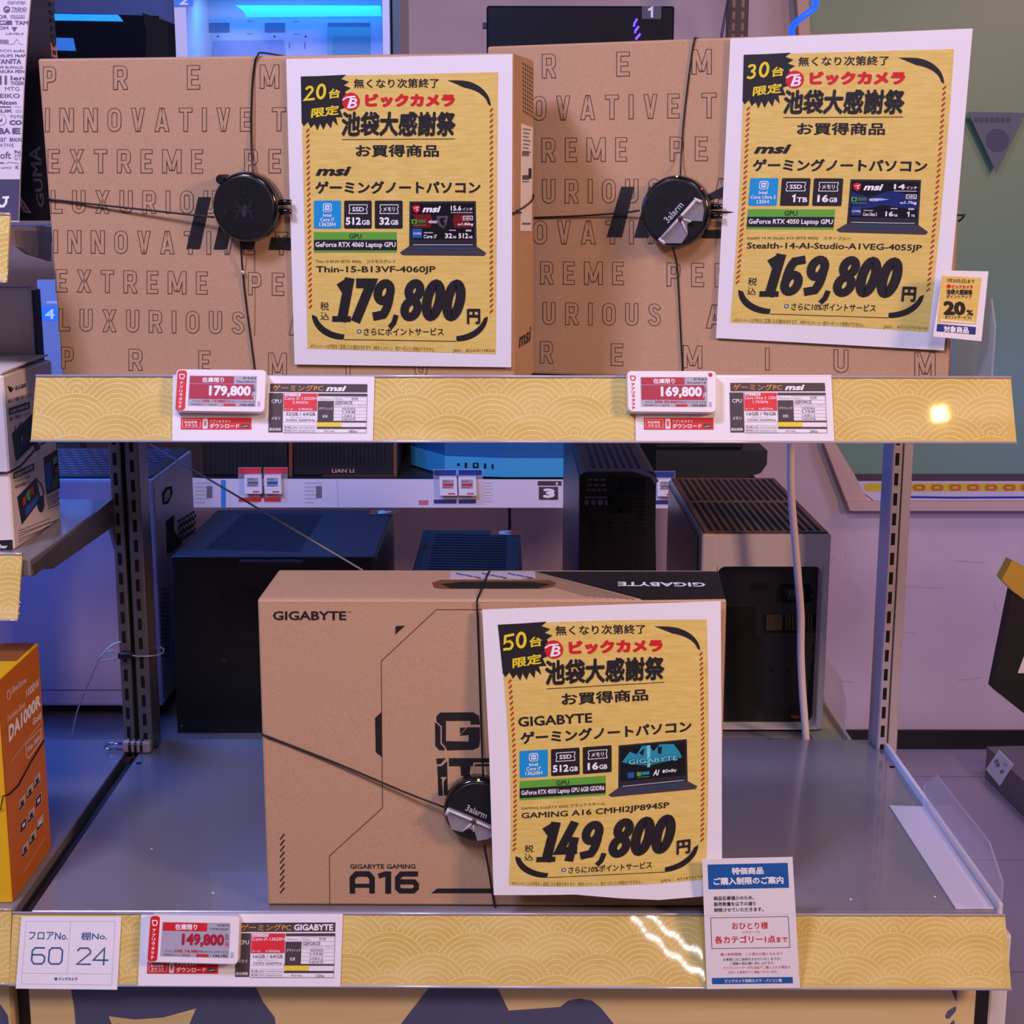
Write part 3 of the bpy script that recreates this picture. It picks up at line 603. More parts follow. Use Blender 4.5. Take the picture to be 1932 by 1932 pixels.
        m.text(S, P['kg'], tb(1095, 1060, 1162, 1080), WHI, 6, 0.03); m.rect(S, 1070, 1066, 1090, 1076, LGREY, 6)
        m.rect(S, 803, 1095, 860, 1150, BLUE if P['scr'] == 'red' else DBLUE, 6); m.text(S, 'CORE', tb(808, 1118, 856, 1130), WHI, 7, 0.02)
        m.text(S, P['scpu'], tb(870, 1130, 948, 1152), WHI, 6, 0.02); m.rect(S, 872, 1116, 925, 1122, LGREY, 6)
        m.text(S, P['mem'][0], tb(995, 1122, 1038, 1152), WHI, 6, 0.03); m.text(S, 'GB', tb(1041, 1138, 1062, 1152), WHI, 6, 0.02); (m.text(S, P['ssd'][0], tb(1075, 1122, 1132, 1152), WHI, 6, 0.03) if P['ssd'][0] != '1' else m.stroke(S, [(1114, 1130), (1124, 1125), (1124, 1152)], 7, WHI, 6)); m.text(S, P['ssd'][1], tb(1136, 1138, 1158, 1152), WHI, 6, 0.02)
        m.rect(S, 1020, 1102, 1060, 1108, LGREY, 6); m.rect(S, 1118, 1100, 1150, 1112, LGREY, 6)
    m.text(S, P['small'], tb(235, 1276, P['small_x'], 1301), TAN, 2, 0.008)
    m.text(S, P['model'], tb(237, 1315, P['model_x'], 1363), INK, 2, 0.02)
    digits(m, S, P['price'], ((326, 1642), (1128, 1645), (1132, 1388), (330, 1384)), INK, 3, .285, .17)
    m.text(S, '税', tb(262, 1526, 313, 1575), INK, 2, 0.008); m.text(S, '込', tb(264, 1585, 314, 1631), INK, 2, 0.008); m.text(S, '円', tb(1125, 1566, 1203, 1656), INK, 4, 0.04)
    m.disc(S, 491, 1699, 13, DBLUE, 2); m.rect(S, 483, 1696, 499, 1702, WHI, 3); m.rect(S, 488, 1691, 494, 1707, WHI, 3)
    m.text(S, P['pt'], tb(518, 1678, 988, 1723), INK, 2, 0.02)
    cr = arc(395, 1600, 182, 148, 180, 90, 10); m.pol(S, cr + [(402, 1740)] + arc(428, 1578, 192, 140, 97, 166, 10), INK, 2)
    cr = arc(1070, 1610, 178, 148, 0, 90, 10); m.pol(S, cr + [(1062, 1748)] + arc(1040, 1588, 190, 140, 83, 14, 10), INK, 2)
    m.stroke(S, [(400, 1747), (1066, 1757)], 4, INK, 2)
    m.pol(S, [(1010, 222)] + arc(1080, 375, 185, 152, -90, 0, 12) + arc(1060, 378, 190, 116, -8, -75, 10), INK, 2)
    for k in range(34):
        y = 512 + 31.4 * k; x = 188 + 0.5 * k + (P['dx'] if False else 0); m.pol(S, [(x - 10, y + 9), (x + 8, y - 10), (x + 11, y + 2), (x - 7, y + 20)], DASH, 2)
    for k in range(38):
        y = 392 + 32 * k; x = 1268; m.pol(S, [(x - 10, y + 9), (x + 8, y - 10), (x + 11, y + 2), (x - 7, y + 20)], DASH, 2)
    m.text(S, '※キャンペーンは予告なく変更になる場合があります。※他キャンペーン・他クーポンとの併用はできません。', tb(205, 1770, 935, 1798, 22), TAN, 2, res=1)
    m.text(S, 'JAN：' + P['jan'], tb(1042, 1802, 1288, 1826), TAN, 2, res=1)
    return tag(m.build('price_poster'), label, 'poster', 'gold price posters')
class PS:
    def __init__(s, o, n, crop, warp): s.paper = Surf(o, n, crop); s.g = Surf(o, n, crop, None); s.w = warp
    def __call__(s, u, v, h=0):
        if s.w: u, v = s.w(u, v)
        return s.g(u, v, h)
common = dict(dx=0)
poster('white-edged gold poster priced 179,800 on the left upper carton', PS(F1.o + F1.n * 0.0035, F1.n, ZC, None), [(62, 97), (730, 84), (1393, 68), (1390, 1000), (1385, 1910), (740, 1902), (112, 1893), (85, 1000)],
 dict(common, n='20', brand='msi', cpu=('Core i7', (262, 1031, 345, 1053), '13620H', (257, 1058, 352, 1081)), ssd=('512', 'GB'), mem=('32', 'GB'), gpu='GeForce RTX 4060 Laptop GPU', scr='red', inch='15.6', g4='4060', kg='1.86kg', scpu='Core i7',
 small='Thin 15 B13V (RTX 4060)　コスモスグレイ', small_x=705, model='Thin-15-B13VF-4060JP', model_x=940, price='179,800', pt='さらにポイントサービス', jan='4526541198266'))
poster('white-edged gold poster priced 169,800 on the right upper carton', PS(F2.o + F2.n * 0.0035, F2.n, (1340, 0, 2.76), W2), [(105, 200), (730, 176), (1367, 148), (1290, 1050), (1218, 1825), (620, 1792), (30, 1760), (70, 950)],
 dict(common, n='30', brand='msi', cpu=('Core Ultra 5', (234, 1033, 376, 1054), '135H', (272, 1060, 338, 1082)), ssd=('1', 'TB'), mem=('16', 'GB'), gpu='GeForce RTX 4050 Laptop GPU', scr='blue', inch='14', g4='4050', kg='1.7kg', scpu='Core Ultra 5',
 small='Stealth 14 AI Studio A1V (RTX 4050)　スターブルー', small_x=815, model='Stealth-14-AI-Studio-A1VEG-4055JP', model_x=1212, price='169,800', pt='さらに10%ポイントサービス', jan='4711377374149'))
P3n = np.array([0, -math.cos(math.radians(5)), math.sin(math.radians(5))])
poster('white-edged gold poster priced 149,800 on the lower carton', PS((0, 1.2455, ZL), P3n, (880, 1110, 3.1154), W3), [(92, 125), (760, 100), (1495, 75), (1500, 800), (1503, 1800), (1330, 1816), (1130, 1832), (900, 1822), (640, 1800), (400, 1803), (160, 1803), (135, 1000), (110, 500)],
 dict(common, n='50', brand='GIGABYTE', cpu=('Core i7', (262, 1031, 345, 1053), '13620H', (257, 1058, 352, 1081)), ssd=('512', 'GB'), mem=('16', 'GB'), gpu='GeForce RTX 4050 Laptop GPU 6GB GDDR6', scr='teal',
 small='GAMING A16(RTX 4050) ブラックスチール', small_x=710, model='GAMING A16 CMHI2JP894SP', model_x=1078, price='149,800', pt='さらに10%ポイントサービス', jan='4718731961'))
# small point card beside the right poster
C = face_y(1.392).crop(1340, 0, 2.76)
m = MB(); m.slab(C, [(1212, 1408), (1449, 1413), (1412, 1777), (1160, 1752)], -0.0006, 0, PAPER)
m.pol(C, [(1206, 1436), (1413, 1446), (1384, 1688), (1183, 1680)], GOLD, 1); m.pol(C, [(1182, 1686), (1384, 1703), (1381, 1743), (1178, 1725)], DBLUE, 1)
m.text(C, '7月20日(日)まで', tb(1232, 1450, 1376, 1474, 6), INK, 2, 0.01); m.disc(C, 1242, 1491, 11, RED, 2); m.text(C, 'ビックカメラ', tb(1258, 1482, 1368, 1502, 4), RED, 2, 0.05)
m.text(C, '池袋大感謝祭', tb(1230, 1505, 1366, 1534, 3), INK, 2, 0.035); m.text(C, 'ポイントアップ', tb(1230, 1534, 1362, 1554, 3), INK, 2, 0.02)
m.text(C, '20', tb(1214, 1566, 1330, 1640, 4), INK, 2, 0.06); m.text(C, '%', tb(1334, 1612, 1370, 1642, 2), INK, 2, 0.04); m.text(C, 'ポイントサービス!!', tb(1222, 1640, 1360, 1660, 4), INK, 2, 0.02)
m.stroke(C, [(1198, 1666), (1376, 1682)], 7, WHI, 2); m.text(C, '対象商品', tb(1216, 1695, 1346, 1730, 8), WHI, 2, 0.04)
tag(m.build('point_card'), 'small white and gold 20% card beside the 169,800 poster', 'card')

# ================================================================== alarm pucks with their wires
def alarm(label, F, M, uv, r, hh, wires, kind):
    X, Y, N = M[:, 0], M[:, 2], F.n
    c = F(uv[0], uv[1], hh) - N * hh
    g = thing('alarm_puck', c, label, 'security alarm', 'alarm pucks on cartons')
    m = MB(); m.lathe(c, X, Y, N, [(r * .93, 0.0002), (r, hh * .15), (r, hh * .72), (r * .975, hh * .88), (r * .93, hh * .97), (r * .905, hh * .985)], BLKG); m.build('housing', g)
    S = Surf(F.o, F.n)
    def lc(a, b, h=0): return c + X * a * r + Y * b * r + N * h
    class LS:
        def __call__(s, u, v, h=0): return lc(u, -v, hh * 1.06 + h)
    D = LS(); m = MB()
    m.lathe(c, X, Y, N, [(r * .9, hh * .98), (r * .89, hh * 1.05), (r * .86, hh * 1.06)], BLK)
    if kind == 'spider':
        em = mat('emblem_dark', (54, 54, 66), 0.3)
        for x, y in ((.02, -.42), (-.55, .12)):
            m.pol(D, [(x - .1, y), (x, y - .13), (x + .1, y), (x, y + .13)], HOLE, 2)
        m.disc(D, 0.0, .16, .07, em, 2, .12); m.disc(D, 0.03, -.02, .05, em, 2, .06)
        for sx in (-1, 1):
            for k, (dy, ey) in enumerate(((-.02, -.2), (.04, -.06), (.1, .14), (.16, .34))):
                m.stroke(D, [(0, .05 + dy * .5), (sx * .16, dy - .03), (sx * .27, ey)], .025, em, 2)
    else:
        a = math.radians(48 if kind == 'up' else -24)
        ca, sa = math.cos(a), -math.sin(a)
        def R_(x, y): return (x * ca - y * sa, x * sa + y * ca)
        m.text(D, '3alarm', (R_(-.36, .1), R_(.3, .1), R_(.3, -.1), R_(-.36, -.1)), LGREY, 2, 0.012)
        for k in range(4): m.stroke(D, [R_(-.22 + .1 * k, -.56), R_(-.22 + .1 * k, -.3)], .035, HOLE, 2)
    cv = m.build('cover', g)
    if kind != 'spider':
        Q = lambda x, y, h: lc(R_(x, y)[0], -R_(x, y)[1], h)
        m = MB(); out = [(-.84, .2), (.66, .2), (.76, .38), (.6, .6), (.34, .78), (.16, .56), (-.02, .52), (-.2, .72), (-.5, .76), (-.8, .42)]
        f0 = [Q(x, y, hh * 1.06 + 0.004) for x, y in out]; m.prism(f0, [p - N * 0.0037 for p in f0], CLEARM); lv = m.build('lever', g); lv['label'] = 'clear plastic lever'
        m = MB(); T = lambda pts, rr: m.tube([Q(x, y, hh * 1.06 + 0.0042) for x, y in pts], rr, mat('lever_rib', (206, 196, 204), 0.3), 6)
        T([(-.82, .25), (.64, .25)], r * .045); T([(0, .28), (.12, .56)], r * .03); T([(0, .28), (-.18, .68)], r * .03); T([(-.82, .2), (-.82, .42)], r * .05); T([(.64, .2), (.7, .4)], r * .05)
        m.lathe(Q(0, .27, hh * 1.06 + 0.004), X, Y, N, [(r * .09, 0), (r * .08, .0016), (r * .03, .0018)], mat('screw_head', (90, 70, 66), 0.4, metal=0.6), 12)
        m.build('lever_rib', lv)
        m = MB(); led = mat('led_red', (255, 60, 30), 0.4, emit=1.5); led2 = mat('led_green', (190, 255, 120), 0.4, emit=1.5)
        for aa, mm in ((88, led2), (40, led)):
            m = MB(); p = lc(.96 * math.cos(math.radians(aa)), .96 * math.sin(math.radians(aa)), hh * .9); m.lathe(p, X, Y, N, [(.001, 0), (.0008, .0012)], mm, 8); m.build('indicator', cv)
    else:
        m = MB(); p = lc(-.72, .78, 0.001); m.lathe(p, X, Y, N, [(.0045, 0), (.0045, hh * .8), (.0035, hh * .9)], BLK, 16); m.build('release_knob', g)
    m = MB()
    for a in (-8, 8):
        p0 = lc(.95 * math.cos(math.radians(a)), .95 * math.sin(math.radians(a)), hh * .45); m.tube([p0, p0 + X * r * .35], .0028, BLKG, 8)
    m.build('side_clip', g)
    for w in wires:
        pts = []
        for q in w:
            pts.append(q if isinstance(q, np.ndarray) else F(q[0], q[1], q[2] if len(q) > 2 else 0.0012))
        m = MB(); m.tube(smooth(pts), 0.00095, BLK, 6); wo = m.build('wire', g)
        if kind == 'spider' and w is wires[2]:
            b = MB(); q = pts[1]; b.lathe(q + N * 0.0002, X, Y, N, [(.0022, 0), (.002, .0014), (.0008, .002)], mat('crimp_bead', (214, 214, 222), 0.25, metal=0.6), 12); b.build('crimp', wo)
def back_of(M, p, d): return p + M[:, 1] * d
top1 = F1(491, 103, 0.001) + np.array([0, 0, 0.002]); lf1 = F1(84, 374, 0.0015)
alarm('black puck alarm with spider emblem on the left upper carton', F1, M1, (461, 391), 0.0318, 0.021,
      [[F1(478, 337, 0.010), (475, 290, .003), (474, 230), (476, 160), (481, 118), (486, 105), back_of(M1, top1, 0.01), back_of(M1, top1, 0.12)],
       [F1(404, 410, 0.011), (330, 402, .008), (200, 388, .004), (120, 379, .0016), (92, 375.5), back_of(M1, lf1 - M1[:, 0] * 0.003, 0.02), back_of(M1, lf1 - M1[:, 0] * 0.003, 0.11)],
       [F1(454, 455, 0.009), (458, 514, .0025), (464, 570), (472, 630), (480, 692), (482, 706)],
       [F1(528, 396, 0.009), (560, 398, .002), (700, 400, .0012), (960, 402, .0012), R1(975, 398, 0.0015), R1(990, 390, 0.0015), R1(1004, 378, 0.002), R1(1007, 366, 0.003)]], 'spider')
top2 = F2(1311, 75, 0.001) + np.array([0, 0, 0.0022])
alarm('black puck alarm with clear lever, on the right upper carton', F2, M2, (1273, 399), 0.0345, 0.022,
      [[F2(1284, 335, 0.012), (1285, 300, .004), (1290, 230), (1299, 150), (1307, 92), (1310, 78), back_of(M2, top2, 0.008), back_of(M2, top2, 0.095)],
       [F2(1206, 397, 0.010), (1180, 401, .006), (1100, 407, .003), (1000, 411, .0015), (930, 413, .0015)],
       [F2(1269, 466, 0.010), (1277, 500, .003), (1281, 560), (1285, 640), (1288, 700)],
       [F2(1340, 399, 0.008), (1400, 401, .002), (1600, 404, .0012), (1800, 406, .002), F2(1818, 406, 0.004), F2(1815, 412, 0.0035), F2(1808, 418, 0.002)]], 'up')
alarm('black puck alarm with clear lever, behind the 149,800 poster', F3, M3, (901, 1531), 0.0308, 0.0165,
      [[F3(912, 1468, 0.008), (909, 1400, .002), (905, 1280), (901, 1160), (900, 1136), T3(905, 1120, 0.001), T3(920, 1084, 0.001), T3(924, 1078, 0.001)],
       [F3(843, 1525, 0.009), (760, 1493, .005), (640, 1442, .003), (540, 1403, .0016), (499, 1387), F3(496, 1385, -0.01), F3(496, 1385, -0.10)],
       [F3(914, 1594, 0.006), (922, 1640, .002), (930, 1690), (935, 1716), (936, 1722)]], 'flat')

# ================================================================== rail contents
class Q4:
    """design rectangle (x0,y0,x1,y1) mapped onto a quad TL,TR,BR,BL of a surface crop"""
    def __init__(s, S, rect, quad, h0=0.0): s.S = S; s.r = rect; s.q = [np.array(p, float) for p in quad]; s.h0 = h0; s.n = S.n
    def __call__(s, u, v, h=0.0):
        a = (u - s.r[0]) / (s.r[2] - s.r[0]); b = (v - s.r[1]) / (s.r[3] - s.r[1]); q = s.q
        p = (1 - b) * ((1 - a) * q[0] + a * q[1]) + b * ((1 - a) * q[3] + a * q[2]); return s.S(p[0], p[1], s.h0 + h)
ORANGE = mat('orange_ink', (232, 160, 60), 0.5); CHAR = mat('charcoal_ink', (72, 58, 64), 0.6); REDL = mat('bright_red_ink', (222, 44, 58), 0.5)
def spec_sheet(S, quad, brand, cpu, ghz, turbo, memo, watt, label):
    m = MB(); Q = Q4(S, (105, 115, 1700, 640), quad, 0.0016)
    m.slab(Q, [(105, 115), (1700, 115), (1700, 640), (105, 640)], -0.0005, 0, PAPER)
    m.rect(Q, 876, 178, 1645, 244, CHAR, 2); m.text(Q, 'ゲーミングPC', tb(898, 188, 1296, 237), ORANGE, 3, 0.012)
    if brand == 'msi': m.text(Q, 'msi', tb(1318, 192, 1480, 237), WHI, 3, 0.045, .28)
    else: m.text(Q, brand, tb(1318, 190, 1628, 236), WHI, 3, 0.035)
    m.rect(Q, 868, 254, 980, 572, CHAR, 2); m.text(Q, 'CPU', tb(888, 306, 966, 336), WHI, 3, 0.008); m.text(Q, 'メモリ', tb(888, 446, 958, 472), WHI, 3, 0.01); m.text(Q, '通信規格', tb(872, 536, 968, 560), WHI, 3, 0.01)
    m.rect(Q, 985, 256, 1250, 398, REDL, 2); m.rect(Q, 992, 260, 1118, 280, WHI, 3); m.text(Q, 'intel インテル', tb(1000, 263, 1110, 277), CHAR, 4, 0.01)
    m.text(Q, cpu, tb(990, 285, 1246, 309), WHI, 3, 0.008); m.text(Q, ghz, tb(1055, 318, 1180, 340), WHI, 3, 0.008); m.text(Q, 'ターボ', tb(992, 378, 1060, 392), WHI, 3); m.text(Q, turbo, tb(1100, 376, 1215, 393), WHI, 3, 0.008)
    m.text(Q, memo, tb(1004, 410, 1238, 436), GREY, 2, 0.006); m.text(Q, '空きスロット 1', tb(1040, 442, 1190, 458), LGREY, 2); m.text(Q, 'DDR5 5600MHz', tb(1010, 464, 1236, 482), GREY, 2)
    m.text(Q, '有線LAN 10/100/1000', tb(992, 522, 1240, 540), GREY, 2, res=1); m.text(Q, '無線LAN a/b/g/n/ac/ax', tb(992, 550, 1240, 568), GREY, 2, res=1)
    for y in (400, 488, 515, 545, 572): m.stroke(Q, [(982, y), (1248, y)], 2, LGREY, 2)
    m.rect(Q, 1256, 256, 1645, 276, CHAR, 2); m.rect(Q, 1256, 316, 1382, 482, CHAR, 2); m.text(Q, 'グラフィック', tb(1266, 368, 1374, 390), WHI, 3, 0.01); m.text(Q, '拡張', tb(1294, 430, 1336, 454), WHI, 3, 0.01)
    m.text(Q, 'Windows 11 Home', tb(1264, 288, 1452, 308), LGREY, 2, res=1); m.text(Q, '別売', tb(1520, 286, 1574, 308), GREY, 2); m.text(Q, 'GEFORCE', tb(1392, 318, 1530, 342), GREY, 2, 0.01); m.text(Q, 'RTX Laptop GPU', tb(1392, 348, 1632, 364), LGREY, 2, res=1)
    for y, t in ((372, 'GDDR6'), (398, 'USB'), (430, 'USB3.2'), (456, 'HDMI')): m.text(Q, t, tb(1450, y, 1556, y + 17), GREY, 2)
    for y in (282, 314, 344, 368, 394, 422, 450, 478): m.stroke(Q, [(1384, y), (1645, y)], 2, LGREY, 2)
    m.rect(Q, 1252, 478, 1645, 489, CHAR, 3); m.rect(Q, 1252, 489, 1446, 526, mat('yellow_cell', (236, 214, 52), 0.5), 2); m.rect(Q, 1252, 528, 1645, 543, CHAR, 2)
    m.text(Q, '約2.0kg', tb(1310, 552, 1392, 570), GREY, 2); m.text(Q, watt, tb(1506, 552, 1572, 574), GREY, 2); m.stroke(Q, [(1645, 256), (1645, 576), (985, 576)], 2.5, CHAR, 3)
    m.rect(Q, 172, 456, 732, 549, RED, 2); m.rrect(Q, 184, 468, 328, 536, 6, WHI, 3); m.rrect(Q, 187, 471, 325, 533, 5, RED, 4)
    m.text(Q, '商品情報', tb(200, 480, 302, 502), WHI, 5, 0.02); m.text(Q, 'クチコミ', tb(204, 507, 302, 530), WHI, 5, 0.02); m.rrect(Q, 345, 464, 384, 543, 6, WHI, 3); m.rect(Q, 352, 478, 377, 528, LGREY, 4); m.rect(Q, 358, 490, 371, 515, RED, 5)
    m.text(Q, 'アプリを今すぐ', tb(400, 472, 566, 496), WHI, 3, 0.015); m.text(Q, 'ダウンロード', tb(400, 502, 636, 541), WHI, 3, 0.025); m.rect(Q, 652, 508, 712, 536, CHAR, 3); m.stroke(Q, [(660, 528), (704, 520)], 4, WHI, 4)
    return tag(m.build('spec_sheet'), label, 'spec sheet', 'spec sheets in the gold rails')
U1 = RU.crop(300, 680, 4.2); U2 = RU.crop(1160, 680, 4.2); L1 = RL.crop(0, 1680, 2.76)
spec_sheet(U1, [(110, 115), (1708, 128), (1695, 636), (105, 636)], 'msi', 'Core i7-13620H', '2.40GHz', '4.90GHz', '32GB / 64GB', '180w', 'white spec sheet in the upper gold rail under the left carton')
spec_sheet(U2, [(162, 115), (1715, 115), (1740, 638), (166, 638)], 'msi', 'Core Ultra 5 135H', '1.70GHz', '4.60GHz', '16GB / 96GB', '240w', 'white spec sheet in the upper gold rail under the right carton')
spec_sheet(L1, [(735, 126), (1785, 121), (1772, 500), (718, 497)], 'GIGABYTE', 'Core i7-13620H', '', '4.90GHz', '16GB / 64GB', '150w', 'white spec sheet in the lowest gold rail')
LCD = mat('grey_lcd', (176, 172, 188), 0.35)
def price_tag(S, quad, price, sub, pts, redband, redstrip, label):
    """electronic shelf tag, design box 700 x 330"""
    ctr = S(sum(p[0] for p in quad) / 4, sum(p[1] for p in quad) / 4, 0.002)
    g = thing('electronic_price_tag', ctr, label, 'price tag', 'electronic price tags on the rails')
    Q = Q4(S, (0, 0, 700, 330), quad, 0.014); m = MB(); px = []
    case = mat('tag_casing', (240, 234, 238), 0.35)
    for cx, cy, a in ((665, 35, -90), (665, 295, 0), (35, 295, 90), (35, 35, 180)):
        for k in range(5): t = math.radians(a + 22.5 * k); px.append((cx + 35 * math.cos(t), cy + 35 * math.sin(t)))
    m.slab(Q, px, -0.0115, -0.001, case)
    pin = [(350 + (x - 350) * .985, 165 + (y - 165) * .97) for x, y in px]; f0 = [Q(u, v, 0) for u, v in pin]; b0 = [Q(u, v, -0.001) for u, v in px]
    m.prism(f0, b0, case, False)
    m.rrect(Q, 640, 245, 662, 285, 3, LGREY, 1)
    if redstrip: m.rrect(Q, 10, 8, 84, 322, 22, RED, 1); tc = WHI
    else: m.disc(Q, 652, 30, 16, RED, 1); tc = RED
    m.stroke(Q, [(28, 40), (60, 40), (66, 56), (58, 74), (36, 74), (28, 56)], 7, tc, 2, closed=True)
    for k, ch in enumerate('アプリでタッチ'): m.text(Q, ch, tb(32, 98 + 31 * k, 58, 122 + 31 * k), tc, 2, 0.03)
    m.build('casing', g)
    m = MB(); m.rect(Q, 105, 48, 628, 286, LCD, 1); m.rect(Q, 110, 52, 450, 108, RED if not redband else mat('lcd_red', (176, 30, 60), 0.4), 2)
    m.text(Q, '在庫限り', tb(205, 60, 375, 101), WHI, 3, 0.03); m.text(Q, sub[0], tb(525, 56, 620, 72), CHAR, 3, res=1); m.text(Q, sub[1], tb(470, 84, 618, 100), CHAR, 3, res=1)
    if redband: m.rect(Q, 110, 113, 606, 230, MATS['lcd_red'], 2)
    m.text(Q, price, tb(262, 124, 586, 216), WHI if redband else MATS.get('lcd_red', RED), 3, 0.05); m.text(Q, '税込', tb(592, 120, 620, 165), GREY, 3, 0.01); m.text(Q, '円', tb(596, 178, 620, 214), WHI if redband else RED, 3, 0.01)
    m.text(Q, 'さらに', tb(140, 240, 200, 256), CHAR, 3, res=1); m.text(Q, pts, tb(212, 236, 395, 258), RED, 3, 0.02); m.text(Q, '円分ポイントサービス', tb(400, 238, 618, 256), CHAR, 3, res=1)
    m.text(Q, '実質価格(ポイント還元後)', tb(130, 268, 330, 281), CHAR, 3, res=1); m.rect(Q, 380, 264, 470, 282, RED, 3); m.text(Q, sub[2], tb(508, 264, 616, 282), CHAR, 3, 0.02)
    m.build('display', g)
price_tag(U1, [(138, 70), (852, 76), (838, 412), (118, 402)], '179,800', ('MSI', 'Thin15B13V', '163,455'), '10% 17,980', True, True, 'white price tag with red strip, reading 179,800, upper rail')
price_tag(U2, [(95, 84), (806, 84), (806, 414), (104, 408)], '169,800', ('MSI', 'Stealth14', '154,364'), '20% 33,960', True, False, 'all white price tag reading 169,800, upper rail')
price_tag(L1, [(778, 126), (1250, 134), (1240, 387), (760, 374)], '149,800', ('GIGABYTE', 'CMHI2JP', '136,182'), '10% 14,980', False, True, 'white price tag reading 149,800, lowest rail')
m = MB(); m.slab(L1, [(112, 135), (632, 136), (610, 517), (82, 511)], 0.0012, 0.0018, PAPER)
D = Q4(L1, (82, 135, 632, 515), [(112, 135), (632, 136), (610, 517), (82, 511)], 0.0018)
INKB = mat('slate_blue_ink', (52, 90, 136), 0.5)
m.stroke(D, [(110, 160), (600, 160), (600, 490), (110, 490)], 1.5, LGREY, 1, closed=True); m.stroke(D, [(355, 160), (355, 430)], 1.5, LGREY, 1); m.stroke(D, [(110, 433), (600, 433)], 1.5, LGREY, 1)
m.text(D, 'フロアNo.', tb(130, 216, 345, 258), INKB, 1, 0.01); m.text(D, '棚No.', tb(418, 216, 560, 258), INKB, 1, 0.01)
for c, x in (('6', 152), ('0', 245), ('2', 400), ('4', 490)):
    P_ = {'6': [(70, 0), (18, 0), (4, 16), (4, 66), (18, 84), (60, 84), (74, 70), (74, 48), (60, 36), (4, 36)], '0': [(18, 0), (62, 0), (76, 14), (76, 70), (62, 84), (18, 84), (4, 70), (4, 14), (18, 0)],
          '2': [(4, 14), (16, 0), (60, 0), (74, 14), (74, 26), (4, 84), (78, 84)], '4': [(60, 86), (60, 0), (2, 62), (82, 62)]}[c]
    m.stroke(D, [(x + a, 300 + b) for a, b in P_], 8, INKB, 1, ext=2)
m.disc(D, 296, 462, 8, INKB, 1); m.text(D, 'ビックカメラ', tb(312, 453, 412, 470), INKB, 1, 0.03)
tag(m.build('shelf_number_card'), 'white card with blue numbers 60 and 24, end of the lowest rail', 'card')
# purchase limit notice standing in the lowest rail
N_ = face_y(1.2412).crop(1300, 1380, 3.057); m = MB(); m.slab(N_, [(75, 737), (597, 725), (640, 1480), (103, 1486)], 0.0, 0.0006, PAPER)
D = Q4(N_, (75, 730, 600, 1482), [(75, 737), (597, 725), (640, 1480), (103, 1486)], 0.0006)
m.rect(D, 106, 762, 570, 905, BLUE, 1); m.text(D, '特価商品', tb(244, 782, 428, 824), WHI, 2, 0.04); m.text(D, 'ご購入制限のご案内', tb(136, 838, 540, 882), WHI, 2, 0.04)
for k, t in enumerate(('商品在庫僅少のため、', '販売数量を以下の通り', '制限させていただきます。')): m.text(D, t, tb(134, 946 + 34 * k, (366, 374, 416)[k], 970 + 34 * k), INK, 1, 0.015)
m.stroke(D, [(112, 1070), (556, 1070), (556, 1248), (112, 1248)], 2.5, INK, 1, closed=True); m.stroke(D, [(75, 1055), (600, 1055)], 1.2, LGREY, 1)
m.text(D, 'おひとり様', tb(232, 1098, 438, 1140), RED, 1, 0.015); m.text(D, '(1グループ)', tb(290, 1148, 388, 1166), RED, 1); m.text(D, '各カテゴリー1点', tb(130, 1176, 476, 1220), RED, 1, 0.02); m.text(D, 'まで', tb(482, 1186, 544, 1218), RED, 1, 0.02)
m.text(D, '購入制限期間：この掲示が無くなるまで', tb(160, 1274, 514, 1292), RED, 1, res=1)
m.text(D, 'お客様にはご迷惑をおかけいたしますが、', tb(172, 1304, 502, 1321), INK, 1, res=1); m.text(D, 'ご理解の程お願い申し上げます。', tb(210, 1328, 466, 1345), INK, 1, res=1)
m.text(D, 'パソコンパーツ一式を当店でご購入される場合は', tb(170, 1352, 552, 1370), RED, 1, res=1); m.text(D, 'お近くの係員までご相談くださいませ。', tb(200, 1378, 480, 1395), RED, 1, res=1)
m.rect(D, 106, 1418, 562, 1454, BLUE, 1); m.text(D, 'ビックカメラ池袋カメラ・パソコン館', tb(180, 1426, 500, 1447), WHI, 2, 0.02)
tag(m.build('purchase_notice'), 'tall white notice with blue header clipped to the lowest rail', 'notice')
# acrylic dividers
def divider(label, x, top, base, z):
    g = thing('acrylic_divider', (x, 1.5, z), label, 'divider', 'acrylic side dividers')
    m = MB(); P = [np.array((x, y, zz)) for y, zz in top]; m.prism(P, [p - np.array([0.002, 0, 0]) for p in P], CLEAR); m.build('upright_panel', g)
    if base: m = MB(); m.hexa([p + np.array([0, 0, dz]) for dz in (0.0004, 0.0016) for p in base], mat('divider_foot', (214, 206, 220), 0.3, coat=0.3)); m.build('foot', g)
xx = 0.4505; pt = [atx(u, v, xx) for u, v in ((1745, 1520), (1745, 1481), (1769, 1462), (1869, 1589), (1894, 1665), (1890, 1718))]
bs = [atz(u, v, ZL) for u, v in ((1678, 1522), (1744, 1524), (1876, 1716), (1803, 1716))]
divider('clear acrylic divider on the right end of the lowest shelf', xx, [(p[1], max(p[2], ZL + 0.0005)) for p in pt], [bs[3], bs[2], bs[1], bs[0]], ZL)
divider('clear acrylic divider on the right end of the upper shelf', 0.4535, [(1.384, ZU + 0.0005), (1.384, ZU + 0.062), (1.40, ZU + 0.087), (1.60, ZU + 0.087), (1.63, ZU + 0.07), (1.63, ZU + 0.0005)], None, ZU)

